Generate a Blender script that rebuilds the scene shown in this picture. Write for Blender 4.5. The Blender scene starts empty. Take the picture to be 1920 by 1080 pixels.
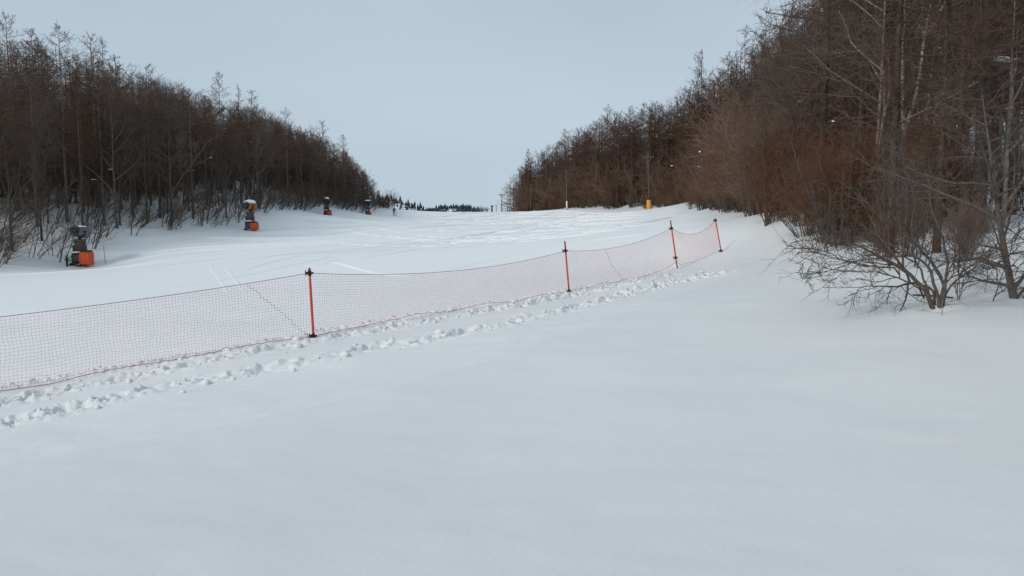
import bpy, math, random
import numpy as np
from mathutils import Vector

SC = bpy.context.scene
COL = SC.collection
rng = np.random.default_rng(11)
R = math.radians

# ------------------------------------------------------------------ camera, sky, sun, exposure
F = 1397.0                       # focal length in photo pixels (1920 wide)
CAM = np.array([0.0, 0.0, 1.6])
PITCH = math.atan(110 / F)
cd = bpy.data.cameras.new("camera")
cam = bpy.data.objects.new("camera", cd)
COL.objects.link(cam)
cam.location = CAM
cam.rotation_euler = (math.pi / 2 - PITCH, 0, 0)
cd.sensor_width = 36
cd.lens = F / 1920 * 36
cd.clip_start = 0.05
cd.clip_end = 12000
SC.camera = cam

SUN_DIR = Vector((-0.62, -0.55, 0.50)).normalized()      # towards the sun
el = math.asin(SUN_DIR.z)
az = math.atan2(SUN_DIR.x, SUN_DIR.y)
w = bpy.data.worlds.new("World")
SC.world = w
w.use_nodes = True
nt = w.node_tree
nt.nodes.clear()
out = nt.nodes.new("ShaderNodeOutputWorld")
bg = nt.nodes.new("ShaderNodeBackground")
sky = nt.nodes.new("ShaderNodeTexSky")
sky.sky_type = 'NISHITA'
sky.sun_disc = False
sky.sun_elevation = el
sky.sun_rotation = az
sky.air_density = 1.0
sky.dust_density = 2.0
sky.ozone_density = 1.5
mix = nt.nodes.new("ShaderNodeMix")
mix.data_type = 'RGBA'
mix.inputs[0].default_value = 0.90          # thin even overcast in front of the blue
tc = nt.nodes.new("ShaderNodeTexCoord")
mp = nt.nodes.new("ShaderNodeMapping")
mp.inputs['Scale'].default_value = (1.2, 1.2, 3.5)
nz = nt.nodes.new("ShaderNodeTexNoise")
nz.inputs['Scale'].default_value = 1.3
nz.inputs['Detail'].default_value = 3
nz.inputs['Roughness'].default_value = 0.45
cr = nt.nodes.new("ShaderNodeValToRGB")
cr.color_ramp.elements[0].position = 0.3
cr.color_ramp.elements[0].color = (5.15, 6.75, 7.75, 1)
cr.color_ramp.elements[1].position = 0.7
cr.color_ramp.elements[1].color = (6.6, 7.7, 8.85, 1)
L = nt.links
L.new(tc.outputs['Generated'], mp.inputs['Vector'])
L.new(mp.outputs['Vector'], nz.inputs['Vector'])
L.new(nz.outputs['Fac'], cr.inputs['Fac'])
L.new(sky.outputs['Color'], mix.inputs[6])
sx = nt.nodes.new("ShaderNodeSeparateXYZ")
mr0 = nt.nodes.new("ShaderNodeMapRange")
mr0.inputs[1].default_value = 0.0; mr0.inputs[2].default_value = 0.32
mr0.inputs[3].default_value = 1.04; mr0.inputs[4].default_value = 0.94
vm = nt.nodes.new("ShaderNodeVectorMath"); vm.operation = 'SCALE'
L.new(tc.outputs['Generated'], sx.inputs[0])
L.new(sx.outputs['Z'], mr0.inputs[0])
L.new(cr.outputs['Color'], vm.inputs[0])
L.new(mr0.outputs[0], vm.inputs['Scale'])
L.new(vm.outputs[0], mix.inputs[7])
L.new(mix.outputs[2], bg.inputs['Color'])
bg.inputs['Strength'].default_value = 0.085
L.new(bg.outputs[0], out.inputs['Surface'])

sd = bpy.data.lights.new("sun", 'SUN')
sun = bpy.data.objects.new("sun", sd)
COL.objects.link(sun)
sd.energy = 1.6
sd.angle = R(10)
sd.color = (1.0, 0.93, 0.84)
sun.rotation_euler = SUN_DIR.to_track_quat('Z', 'Y').to_euler()
sun.location = (-40, 20, 60)

SC.view_settings.view_transform = 'Standard'
SC.view_settings.look = 'None'
SC.view_settings.exposure = 0.0
SC.view_settings.gamma = 1
SC.view_settings.use_curve_mapping = False
SC.render.engine = 'CYCLES'
SC.cycles.max_bounces = 6
SC.cycles.diffuse_bounces = 4
SC.cycles.use_denoising = True

# ------------------------------------------------------------------ helpers
FW = np.array([0, math.cos(PITCH), -math.sin(PITCH)])
UP = np.array([0, math.sin(PITCH), math.cos(PITCH)])


def ray(px, py):
    d = np.array([(px - 960) / F, 0, 0]) + FW + UP * (540 - py) / F
    return d / d[1]


def at(px, py, d):
    """place in the world seen at a point of the photograph, d metres ahead"""
    return CAM + ray(px, py) * d


def proj(x, y, z):
    v = np.stack([x - CAM[0], y - CAM[1], z - CAM[2]], -1)
    f = v @ FW
    return 960 + F * v[..., 0] / f, 540 - F * (v @ UP) / f


def sstep(a, b, x):
    t = np.clip((x - a) / (b - a), 0, 1)
    return t * t * (3 - 2 * t)


_T = np.random.default_rng(3).random((256, 256))


def vnoise(x, y):
    xi = np.floor(x).astype(int); yi = np.floor(y).astype(int)
    fx = x - xi; fy = y - yi
    fx = fx * fx * fx * (fx * (fx * 6 - 15) + 10); fy = fy * fy * fy * (fy * (fy * 6 - 15) + 10)
    a = _T[xi % 256, yi % 256]; b = _T[(xi + 1) % 256, yi % 256]
    c = _T[xi % 256, (yi + 1) % 256]; d = _T[(xi + 1) % 256, (yi + 1) % 256]
    return (a * (1 - fx) + b * fx) * (1 - fy) + (c * (1 - fx) + d * fx) * fy - 0.5


def fbm(x, y, o=4):
    s = 0; a = 1.0
    for i in range(o):
        s = s + a * vnoise(x * 2 ** i + 17.3 * i, y * 2 ** i - 9.1 * i); a *= 0.5
    return s


def np_mesh(name, V, Fq, mat, smooth=True):
    me = bpy.data.meshes.new(name)
    V = np.ascontiguousarray(V, dtype=np.float32).reshape(-1, 3)
    Fq = np.ascontiguousarray(Fq, dtype=np.int32)
    n, k = Fq.shape
    me.vertices.add(len(V)); me.vertices.foreach_set('co', V.ravel())
    me.loops.add(n * k); me.loops.foreach_set('vertex_index', Fq.ravel())
    me.polygons.add(n)
    me.polygons.foreach_set('loop_start', np.arange(0, n * k, k, dtype=np.int32))
    me.polygons.foreach_set('use_smooth', np.full(n, smooth))
    me.update(calc_edges=True)
    me.validate()
    if mat:
        me.materials.append(mat)
    return me


def link(name, data, parent=None, loc=None, kind=None):
    o = bpy.data.objects.new(name, data)
    COL.objects.link(o)
    if parent: o.parent = parent
    if loc is not None: o.location = loc
    if kind: o['kind'] = kind
    return o


def thing(name, label, cat, loc=(0, 0, 0), rz=0.0, group=None, data=None):
    o = link(name, data, loc=loc)
    if data is None: o.empty_display_size = 0.2
    o.rotation_euler = (0, 0, rz)
    o['label'] = label; o['category'] = cat
    if group: o['group'] = group
    return o


class MB:
    """collects verts and faces of one mesh"""
    def __init__(s): s.v = []; s.f = []

    def add(s, V, Fs):
        b = len(s.v); s.v += [tuple(map(float, p)) for p in V]
        s.f += [tuple(b + i for i in f) for f in Fs]; return s

    def box(s, c, sz, rot=None, bev=0.0, taper=1.0):
        hx, hy, hz = sz[0] / 2, sz[1] / 2, sz[2] / 2
        b = bev or min(hx, hy, hz) * 0.06
        P = []
        for z, k, ins in ((-hz, 1, b), (-hz + b, 1, 0), (hz - b, taper, 0), (hz, taper, b)):
            X, Y = (hx - ins) * k, (hy - ins) * k
            c2 = min(b, X * .5, Y * .5)
            P += [(X - c2, -Y, z), (X, -Y + c2, z), (X, Y - c2, z), (X - c2, Y, z), (-X + c2, Y, z), (-X, Y - c2, z), (-X, -Y + c2, z), (-X + c2, -Y, z)]
        Fs = [tuple(reversed(range(8))), tuple(range(24, 32))]
        for r in range(3):
            for i in range(8):
                j = (i + 1) % 8
                Fs.append((r * 8 + i, r * 8 + j, r * 8 + 8 + j, r * 8 + 8 + i))
        P = np.array(P)
        if rot is not None: P = P @ np.array(rot.to_matrix()).T
        return s.add(P + np.array(c), Fs)

    def lathe(s, p0, p1, prof, m=14, caps=True):
        """prof: list of (t along p0->p1, radius)"""
        p0 = np.array(p0, float); p1 = np.array(p1, float)
        d = p1 - p0; a = d / np.linalg.norm(d)
        ref = np.array([0, 0, 1.]) if abs(a[2]) < .9 else np.array([1., 0, 0])
        u = np.cross(a, ref); u /= np.linalg.norm(u); v = np.cross(a, u)
        P = []; Fs = []
        for t, r in prof:
            for i in range(m):
                q = 2 * math.pi * i / m
                P.append(p0 + d * t + r * (math.cos(q) * u + math.sin(q) * v))
        for k in range(len(prof) - 1):
            for i in range(m):
                j = (i + 1) % m
                Fs.append((k * m + i, k * m + m + i, k * m + m + j, k * m + j))
        if caps:
            Fs.append(tuple(range(m))); Fs.append(tuple(reversed(range((len(prof) - 1) * m, len(prof) * m))))
        return s.add(P, Fs)

    def rod(s, p0, p1, r0, r1=None, m=8):
        r1 = r0 if r1 is None else r1
        return s.lathe(p0, p1, [(0, r0), (1, r1)], m)

    def mesh(s, name, mat, smooth=False):
        me = bpy.data.meshes.new(name)
        me.from_pydata(s.v, [], s.f); me.update()
        if smooth: me.polygons.foreach_set('use_smooth', [True] * len(me.polygons))
        me.materials.append(mat)
        return me

    def obj(s, name, mat, parent=None, smooth=False, loc=None):
        return link(name, s.mesh(name, mat, smooth), parent, loc)


def lump(c, r, seed, m=14, n=8, amp=0.25, flat=0.6):
    """an uneven rounded lump: verts, faces"""
    g = np.random.default_rng(seed)
    ph = g.random(8) * 6.28
    P = []; Fs = []
    for i in range(n + 1):
        th = math.pi * i / n
        for j in range(m):
            q = 2 * math.pi * j / m
            k = 1 + amp * (math.sin(2 * q + ph[0]) * math.sin(th) + .6 * math.sin(3 * q + ph[1] + 2 * th) * math.sin(th) + .4 * math.sin(5 * q + ph[2] + 3 * th) * math.sin(th))
            z = math.cos(th)
            if z < 0: z *= flat
            P.append((c[0] + r[0] * k * math.sin(th) * math.cos(q), c[1] + r[1] * k * math.sin(th) * math.sin(q), c[2] + r[2] * z * (1 + .5 * amp * math.sin(2 * q + ph[3]) * math.sin(th))))
    for i in range(n):
        for j in range(m):
            k = (j + 1) % m
            Fs.append((i * m + j, i * m + m + j, i * m + m + k, i * m + k))
    return P, Fs


# ------------------------------------------------------------------ materials
def mat_base(name):
    m = bpy.data.materials.new(name); m.use_nodes = True
    return m, m.node_tree, m.node_tree.nodes['Principled BSDF']


def simple(name, col, rough=0.6, var=0.15, scale=8.0, metal=0.0, bump=0.0, spec=0.3, rnd=0.0):
    m, t, b = mat_base(name)
    tcn = t.nodes.new('ShaderNodeTexCoord'); n = t.nodes.new('ShaderNodeTexNoise')
    n.inputs['Scale'].default_value = scale; n.inputs['Detail'].default_value = 5
    t.links.new(tcn.outputs['Object'], n.inputs['Vector'])
    r = t.nodes.new('ShaderNodeValToRGB')
    r.color_ramp.elements[0].position = 0.3; r.color_ramp.elements[1].position = 0.72
    r.color_ramp.elements[0].color = (*[c * (1 - var) for c in col], 1)
    r.color_ramp.elements[1].color = (*[min(1, c * (1 + var)) for c in col], 1)
    t.links.new(n.outputs['Fac'], r.inputs['Fac'])
    src = r.outputs['Color']
    if rnd:
        oi = t.nodes.new('ShaderNodeObjectInfo'); h = t.nodes.new('ShaderNodeHueSaturation')
        mr = t.nodes.new('ShaderNodeMapRange'); mr.inputs[3].default_value = 1 - rnd; mr.inputs[4].default_value = 1 + rnd
        t.links.new(oi.outputs['Random'], mr.inputs[0]); t.links.new(mr.outputs[0], h.inputs['Value'])
        mr2 = t.nodes.new('ShaderNodeMapRange'); mr2.inputs[3].default_value = 1.2; mr2.inputs[4].default_value = 0.7
        t.links.new(oi.outputs['Random'], mr2.inputs[0]); t.links.new(mr2.outputs[0], h.inputs['Saturation'])
        t.links.new(src, h.inputs['Color']); src = h.outputs['Color']
    t.links.new(src, b.inputs['Base Color'])
    b.inputs['Roughness'].default_value = rough; b.inputs['Metallic'].default_value = metal
    b.inputs['Specular IOR Level'].default_value = spec
    if bump:
        bp = t.nodes.new('ShaderNodeBump'); bp.inputs['Strength'].default_value = bump; bp.inputs['Distance'].default_value = 0.02
        t.links.new(n.outputs['Fac'], bp.inputs['Height']); t.links.new(bp.outputs[0], b.inputs['Normal'])
    return m


def snow_mat(name, col, fine=0.25, streak=0.0, groomed=None):
    m, t, b = mat_base(name)
    N = t.nodes.new; K = t.links.new
    tcn = N('ShaderNodeTexCoord')
    n1 = N('ShaderNodeTexNoise'); n1.inputs['Scale'].default_value = 0.35; n1.inputs['Detail'].default_value = 6
    K(tcn.outputs['Object'], n1.inputs['Vector'])
    r = N('ShaderNodeValToRGB')
    r.color_ramp.elements[0].position = .3; r.color_ramp.elements[1].position = .7
    r.color_ramp.elements[0].color = (*[c * .975 for c in col], 1); r.color_ramp.elements[1].color = (*[min(.93, c * 1.02) for c in col], 1)
    K(n1.outputs['Fac'], r.inputs['Fac']); K(r.outputs['Color'], b.inputs['Base Color'])
    b.inputs['Roughness'].default_value = .75; b.inputs['Specular IOR Level'].default_value = .25
    at_ = None
    if groomed:                                  # packed, glazed snow where the mask says the run was groomed
        at_ = N('ShaderNodeAttribute'); at_.attribute_name = 'groomed'
        mx = N('ShaderNodeMix'); mx.data_type = 'RGBA'; mx.inputs[7].default_value = (*groomed, 1)
        K(at_.outputs['Fac'], mx.inputs[0]); K(r.outputs['Color'], mx.inputs[6]); K(mx.outputs[2], b.inputs['Base Color'])
        for nm_, v0, v1 in (('Roughness', .75, .5), ('Specular IOR Level', .25, .6)):
            mr = N('ShaderNodeMapRange'); mr.inputs[3].default_value = v0; mr.inputs[4].default_value = v1
            K(at_.outputs['Fac'], mr.inputs[0]); K(mr.outputs[0], b.inputs[nm_])
    n2 = N('ShaderNodeTexNoise'); n2.inputs['Scale'].default_value = 30; n2.inputs['Detail'].default_value = 5; n2.inputs['Roughness'].default_value = .65
    K(tcn.outputs['Object'], n2.inputs['Vector'])
    bp = N('ShaderNodeBump'); bp.inputs['Strength'].default_value = fine; bp.inputs['Distance'].default_value = .012
    K(n2.outputs['Fac'], bp.inputs['Height'])
    last = bp
    n4 = N('ShaderNodeTexNoise'); n4.inputs['Scale'].default_value = 0.9; n4.inputs['Detail'].default_value = 4; n4.inputs['Roughness'].default_value = .5
    K(tcn.outputs['Object'], n4.inputs['Vector'])
    b4 = N('ShaderNodeBump'); b4.inputs['Strength'].default_value = .35; b4.inputs['Distance'].default_value = .06
    K(n4.outputs['Fac'], b4.inputs['Height']); K(last.outputs[0], b4.inputs['Normal']); last = b4
    if streak:
        for rot, sc in ((0.35, (2.2, .06, 1)), (-0.25, (1.3, .04, 1)), (0.95, (1.6, .05, 1))):
            mpn = N('ShaderNodeMapping'); mpn.inputs['Rotation'].default_value = (0, 0, rot); mpn.inputs['Scale'].default_value = sc
            n3 = N('ShaderNodeTexNoise'); n3.inputs['Scale'].default_value = 1.0; n3.inputs['Detail'].default_value = 4; n3.inputs['Distortion'].default_value = .3
            K(tcn.outputs['Object'], mpn.inputs['Vector']); K(mpn.outputs[0], n3.inputs['Vector'])
            b3 = N('ShaderNodeBump'); ms = N('ShaderNodeMath'); ms.operation = 'MULTIPLY'; ms.inputs[1].default_value = streak; K(at_.outputs['Fac'], ms.inputs[0]); K(ms.outputs[0], b3.inputs['Strength']); b3.inputs['Distance'].default_value = .10
            K(n3.outputs['Fac'], b3.inputs['Height']); K(last.outputs[0], b3.inputs['Normal']); last = b3
    K(last.outputs[0], b.inputs['Normal'])
    return m


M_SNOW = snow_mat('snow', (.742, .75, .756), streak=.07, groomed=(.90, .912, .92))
M_TRACK = snow_mat('loose_snow', (.903, .914, .921), fine=.2)
M_TRAMP = snow_mat('trampled_snow', (.765, .774, .78), fine=.45, groomed=(.90, .912, .92))
M_CLUMP = snow_mat('clump_snow', (.87, .88, .89), fine=.4)
M_LTRUNK = simple('larch_bark', (.12, .105, .09), .9, .4, 6, bump=.6, spec=.1, rnd=.3)
M_LTWIG = simple('larch_twig', (.122, .074, .055), .9, .25, 3, spec=.1, rnd=.35)
M_DTRUNK = simple('grey_bark', (.095, .08, .068), .9, .4, 7, bump=.6, spec=.1, rnd=.25)
M_DTWIG = simple('bare_twig', (.118, .086, .067), .9, .25, 3, spec=.1, rnd=.3)
M_STWIG = simple('red_brown_twig', (.175, .097, .064), .9, .3, 2, spec=.1, rnd=.2)
M_SSTEM = simple('shrub_stem', (.09, .075, .064), .9, .35, 8, bump=.4, spec=.1, rnd=.25)
M_BIRCH = simple('birch_bark', (.32, .29, .26), .8, .5, 9, bump=.3, spec=.2)
M_BUSH = simple('bush_bark', (.12, .10, .09), .85, .4, 30, bump=.5, spec=.2)
M_BTWIG = simple('bush_twig', (.105, .078, .062), .9, .35, 10, spec=.1)
M_FAR = simple('far_conifer', (.045, .06, .075), .95, .25, .05, spec=.0)  # bluish tint stands in for the distant air, put into the colour
M_POLE = simple('red_orange_pole', (.70, .075, .035), .4, .1, 20, spec=.4)
M_POLECAP = simple('dull_red_tape', (.38, .07, .05), .6, .2, 30)
M_BLACK = simple('black_plastic', (.016, .016, .018), .5, .3, 20)
M_NET = simple('dark_red_netting', (.74, .135, .12), .7, .2, 2, spec=.2)
M_ROPE = simple('dark_rope', (.24, .075, .075), .8, .25, 15, spec=.1)
M_ORANGE = simple('orange_cover', (.62, .085, .03), .6, .14, 4, bump=.2)
M_DARK = simple('dark_metal', (.035, .036, .04), .5, .4, 10, metal=.3)
M_BROWN = simple('weathered_casing', (.075, .05, .045), .6, .4, 8)
M_GREY = simple('grey_metal', (.16, .165, .17), .45, .3, 8, metal=.4)
M_RUST = simple('orange_brown_metal', (.33, .14, .05), .6, .35, 8)
M_YELLOW = simple('yellow_padding', (.72, .36, .05), .6, .12, 3, bump=.2)
M_WOOD = simple('weathered_pole', (.115, .098, .086), .85, .3, 5, bump=.4, rnd=.1)
M_WHITE = simple('white_band', (.7, .69, .66), .6, .08, 5)
M_CLOTH = simple('dark_ski_wear', (.035, .045, .06), .8, .3, 6)
M_SKIN = simple('skin', (.5, .3, .22), .6, .1, 6)
M_SKI = simple('ski', (.30, .07, .06), .4, .2, 6)

# ------------------------------------------------------------------ the shape of the ground
CTRL = [  # photo x, photo y, metres ahead
    (0, 737, 11.0), (-500, 840, 8.6), (588, 634, 13.4), (1067, 547, 20.0), (1270, 503, 24.8), (1353, 475, 28.0),
    (0, 1080, 3.75), (960, 1080, 3.45), (1920, 1080, 3.2), (960, 760, 7.2), (0, 880, 6.6), (1500, 700, 7.2),
    (1755, 577, 9.5), (1917, 562, 10.5), (1640, 507, 14), (1830, 442, 19), (1510, 457, 22), (1430, 440, 26), (1400, 425, 30),
    (1330, 402, 45), (1310, 397, 62), (0, 510, 48), (157, 498, 57), (473, 432, 80), (615, 405, 125), (691, 403, 146),
    (739, 404, 155), (900, 397.5, 165), (1216, 398, 120), (1062, 393, 142), (950, 397, 178), (830, 400, 160), (1000, 396.5, 168),
    (300, 540, 27), (700, 492, 34), (960, 455, 52), (1150, 425, 62), (500, 480, 45), (800, 425, 90), (1100, 408, 92), (300, 480, 58),
    (-150, 590, 22), (1240, 410, 75),
]
XYZ = [tuple(at(*c)) for c in CTRL]
XYZ += [(0, 0, 0), (-4, -2, -.2), (4, -2, .15), (-8, -8, -.5), (8, -8, .3), (-16, 4, -1.4), (14, 2, .9)]
# wooded banks on both sides of the run
XYZ += [(-37, 60, 1.2), (-52, 75, 6), (-80, 95, 14), (-110, 120, 21), (-34, 85, 3.4), (-50, 105, 8.5), (-38, 130, 7.5), (-60, 150, 13), (-36, 155, 7.2),
        (-40, 180, 8), (-70, 200, 15), (-120, 200, 24), (-45, 45, 0.3), (-60, 40, 3), (-90, 60, 12), (-40, 20, -1.5), (-38, 250, 4), (-80, 280, 12),
        (20, 25, 2.6), (30, 30, 5.5), (45, 40, 10), (70, 60, 17), (18, 45, 3.4), (28, 60, 6.5), (50, 80, 13), (90, 110, 24), (30, 120, 6.3), (50, 130, 12),
        (80, 160, 20), (20, 160, 7), (35, 190, 9), (8, 190, 5.5), (20, 230, 6), (60, 240, 14), (30, 12, 3.5), (60, 20, 9), (24, 85, 5.0)]
XYZ = np.array(XYZ)
_C = 2.0


def _phi(r2): return np.sqrt(r2 + _C * _C)


_n = len(XYZ)
_A = np.zeros((_n + 3, _n + 3))
_d2 = ((XYZ[:, None, :2] - XYZ[None, :, :2]) ** 2).sum(-1)
_A[:_n, :_n] = _phi(_d2) - 0.02 * np.eye(_n)
_A[:_n, _n] = 1; _A[:_n, _n + 1:] = XYZ[:, :2]; _A[_n, :_n] = 1; _A[_n + 1:, :_n] = XYZ[:, :2].T
_W = np.linalg.solve(_A, np.concatenate([XYZ[:, 2], np.zeros(3)]))


def edge_left(y): return np.interp(y, [0, 48, 57, 80, 125, 145, 165, 220], [-36, -34.5, -34, -30, -32.5, -29.5, -28, -27])


def edge_right(y): return np.interp(y, [0, 9, 14, 19, 26, 30, 45, 62, 90, 120, 142, 178, 230], [6.0, 5.6, 6.6, 8.3, 8.9, 9.6, 12.2, 16, 20, 23.5, 12, 0.5, -6])


def ground(x, y):
    x = np.asarray(x, float); y = np.asarray(y, float)
    sh = x.shape; X = x.ravel(); Y = y.ravel()
    r = np.hypot(X, Y); k = np.minimum(1, 330 / np.maximum(r, 1e-6))
    Xc = X * k; Yc = Y * k
    z = np.zeros(len(X))
    for i in range(0, len(X), 20000):
        a = Xc[i:i + 20000]; b = Yc[i:i + 20000]
        d2 = (a[:, None] - XYZ[None, :, 0]) ** 2 + (b[:, None] - XYZ[None, :, 1]) ** 2
        z[i:i + 20000] = _phi(d2) @ _W[:_n] + _W[_n] + a * _W[_n + 1] + b * _W[_n + 2]
    # beyond the crest the run drops away, and far off everything flattens
    inside = sstep(-26, -46, X) + sstep(4, 24, X)
    z -= (1 - np.clip(inside, 0, .9)) * np.clip(Y - 172, 0, 400) ** 1.25 * .05 * sstep(172, 190, Y)
    far = sstep(240, 420, r)
    z = z * (1 - far) + (-14) * far
    z = np.clip(z, -40, 40)
    el_, er_ = edge_left(Y), edge_right(Y)
    piste = sstep(el_ - 1, el_ + 4, X) * sstep(er_, er_ - 5, X) * sstep(20, 34, Y)
    wood = np.maximum(sstep(el_ + 1, el_ - 5, X), sstep(er_, er_ + 4, X)) * sstep(8, 16, Y)
    near = 1 - sstep(40, 80, r)
    z += (1 - piste) * near * (.10 * vnoise(X * .22, Y * .22) + .045 * vnoise(X * .6 + 5, Y * .6))
    z += (1 - piste) * (1 - sstep(14, 30, r)) * .016 * fbm(X * 1.1 + Y * .5, Y * 1.5, 3)
    for bx_, by_, a_ in ((5.43, 9.5, 1.0), (7.19, 10.5, .8), (6.2, 9.9, .5)):
        rb = np.hypot(X - bx_, Y - by_); z += a_ * (.08 * np.exp(-(rb / .5) ** 2) - .13 * np.exp(-(rb / .17) ** 2))
    z += wood * (.2 + .35 * sstep(35, 80, r)) * (1.0 * fbm(X * .22, Y * .22, 3)) * (1 - .5 * far)
    return z.reshape(sh)


def gz(x, y): return float(ground(np.array([x]), np.array([y]))[0])


def hit(px, py, lo=2.0, hi=170.0):
    d = np.concatenate([np.linspace(lo, 40, 500), np.linspace(40.1, hi, 500)])
    P = CAM + ray(px, py)[None] * d[:, None]
    below = P[:, 2] - ground(P[:, 0], P[:, 1])
    i = np.argmax(below < 0) if (below < 0).any() else len(d) - 1
    return P[i]


# --- fence line and the strip of trodden snow along it
POSTS = [(588, 634, 13.4), (1067, 546, 20.0), (1270, 503, 24.8), (1353, 475, 28.0)]
FX = [at(0, 737, 11.0)[:2]] + [at(*p)[:2] for p in POSTS]
FX = [FX[0] + (FX[0] - FX[1]) * .8] + FX
FX = np.array(FX)
e = (FX[-1] - FX[-2]); e /= np.linalg.norm(e)
FXE = np.vstack([FX, FX[-1] + e * 1.4])


def spline(P, n):
    """Catmull-Rom by chord length"""
    P = np.array(P, float); Q = np.vstack([2 * P[0] - P[1], P, 2 * P[-1] - P[-2]])
    seg = np.linalg.norm(np.diff(P, axis=0), axis=1); s = np.concatenate([[0], np.cumsum(seg)])
    q = np.linspace(0, s[-1], n); i = np.clip(np.searchsorted(s, q, 'right') - 1, 0, len(P) - 2)
    t = ((q - s[i]) / seg[i])[:, None]
    a, b, c, d = Q[i], Q[i + 1], Q[i + 2], Q[i + 3]
    return .5 * (2 * b + (c - a) * t + (2 * a - 5 * b + 4 * c - d) * t * t + (3 * b - a - 3 * c + d) * t ** 3), q


T0, T1 = -1.5, 5.4               # metres behind / before the fence
CL, CS = spline(FXE, 1500)
TG = np.gradient(CL, axis=0); TG /= np.linalg.norm(TG, axis=1)[:, None]
ker = np.ones(201) / 201
TG = np.stack([np.convolve(np.pad(TG[:, i], 100, 'edge'), ker, 'valid') for i in range(2)], 1)
TG /= np.linalg.norm(TG, axis=1)[:, None]
NM = np.stack([TG[:, 1], -TG[:, 0]], 1)          # to the right of travel = towards the camera


def to_st(xy):
    xy = np.atleast_2d(xy)
    out_ = np.zeros((len(xy), 2))
    for i in range(0, len(xy), 4000):
        d = ((xy[i:i + 4000, None] - CL[None, ::6]) ** 2).sum(-1); j = d.argmin(1) * 6
        dv = xy[i:i + 4000] - CL[j]
        out_[i:i + 4000, 0] = CS[j] + (dv * TG[j]).sum(1); out_[i:i + 4000, 1] = (dv * NM[j]).sum(1)
    return out_


def st_xy(s, t):
    j = np.clip(np.searchsorted(CS, s), 0, len(CS) - 1)
    return CL[j] + NM[j] * np.asarray(t)[..., None]


# ground sheet: rings round the photographer
ang = np.concatenate([np.linspace(-180, -52, 50)[:-1], np.linspace(-52, 52, 420), np.linspace(52, 180, 50)[1:-1]])
rad = np.concatenate([[0.0], np.geomspace(.6, 260, 520), np.geomspace(275, 6000, 40)])
A_, R_ = np.meshgrid(np.radians(ang), rad)
GX = R_ * np.sin(A_); GY = R_ * np.cos(A_)
GZ = ground(GX, GY)
na, nr = len(ang), len(rad)
idx = np.arange(na * nr).reshape(nr, na)
q = np.stack([idx[:-1], np.roll(idx, -1, 1)[:-1], np.roll(idx, -1, 1)[1:], idx[1:]], -1).reshape(-1, 4)
cx = GX.ravel()[q].mean(1); cy = GY.ravel()[q].mean(1)
st = np.full((len(q), 2), 99.0)
nearm = (np.hypot(cx, cy) < 40) & (cy > 3)
st[nearm] = to_st(np.stack([cx[nearm], cy[nearm]], 1))
size = np.hypot(cx, cy) * .02
hole = (st[:, 0] > .5 + size) & (st[:, 0] < CS[-1] - .5 - size) & (st[:, 1] > T0 + .25 + size) & (st[:, 1] < T1 - .25 - size)
V = np.stack([GX, GY, GZ], -1).reshape(-1, 3)


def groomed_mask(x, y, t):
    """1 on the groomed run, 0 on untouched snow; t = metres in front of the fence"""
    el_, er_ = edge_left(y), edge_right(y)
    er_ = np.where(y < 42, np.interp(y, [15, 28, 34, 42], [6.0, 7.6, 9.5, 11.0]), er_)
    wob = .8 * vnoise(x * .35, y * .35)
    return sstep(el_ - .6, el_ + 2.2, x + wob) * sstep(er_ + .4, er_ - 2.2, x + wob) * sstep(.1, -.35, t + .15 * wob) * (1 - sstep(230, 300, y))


def st_far(x, y):
    t = np.full(len(x), -50.0); m_ = (np.hypot(x, y) < 60)
    t[m_] = to_st(np.stack([x[m_], y[m_]], 1))[:, 1]
    t[y < 5] = 50
    # ahead of the last pole the run simply ends at its right edge
    return t


def add_mask(me_, x, y, t):
    a_ = me_.attributes.new('groomed', 'FLOAT', 'POINT')
    a_.data.foreach_set('value', groomed_mask(x, y, t).astype(np.float32))


me = np_mesh('snow_ground', V, q[~hole][:, ::-1], M_SNOW)
add_mask(me, V[:, 0], V[:, 1], st_far(V[:, 0], V[:, 1]))
link('snow_ground', me, kind='structure')

# trodden strip with footprints
ns, ntt = 1150, 220
ss = np.linspace(0, CS[-1], ns); tt = np.linspace(T0, T1, ntt)
S_, T_ = np.meshgrid(ss, tt, indexing='ij')
jj = np.clip(np.searchsorted(CS, ss), 0, len(CS) - 1)
PX = CL[jj][:, None] + NM[jj][:, None] * tt[None, :, None]
Z0 = ground(PX[..., 0], PX[..., 1])
TR_A = [hit(*p) for p in ((-200, 796), (0, 757), (190, 722), (450, 667), (664, 628), (850, 597), (960, 578), (1080, 553), (1180, 534), (1260, 519))]
TR_B = [hit(*p) for p in ((-200, 846), (0, 797), (98, 781), (254, 741), (360, 716), (540, 690), (700, 655), (936, 612), (1056, 584), (1156, 560), (1257, 533), (1365, 512))]
dz = np.zeros_like(Z0)
fn = fbm(S_ * 7, T_ * 7, 4); fn2 = fbm(S_ * 14 + 9, T_ * 14, 3); fn3 = fbm(S_ * 30, T_ * 30 + 4, 2)
PRINTS = []
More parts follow.
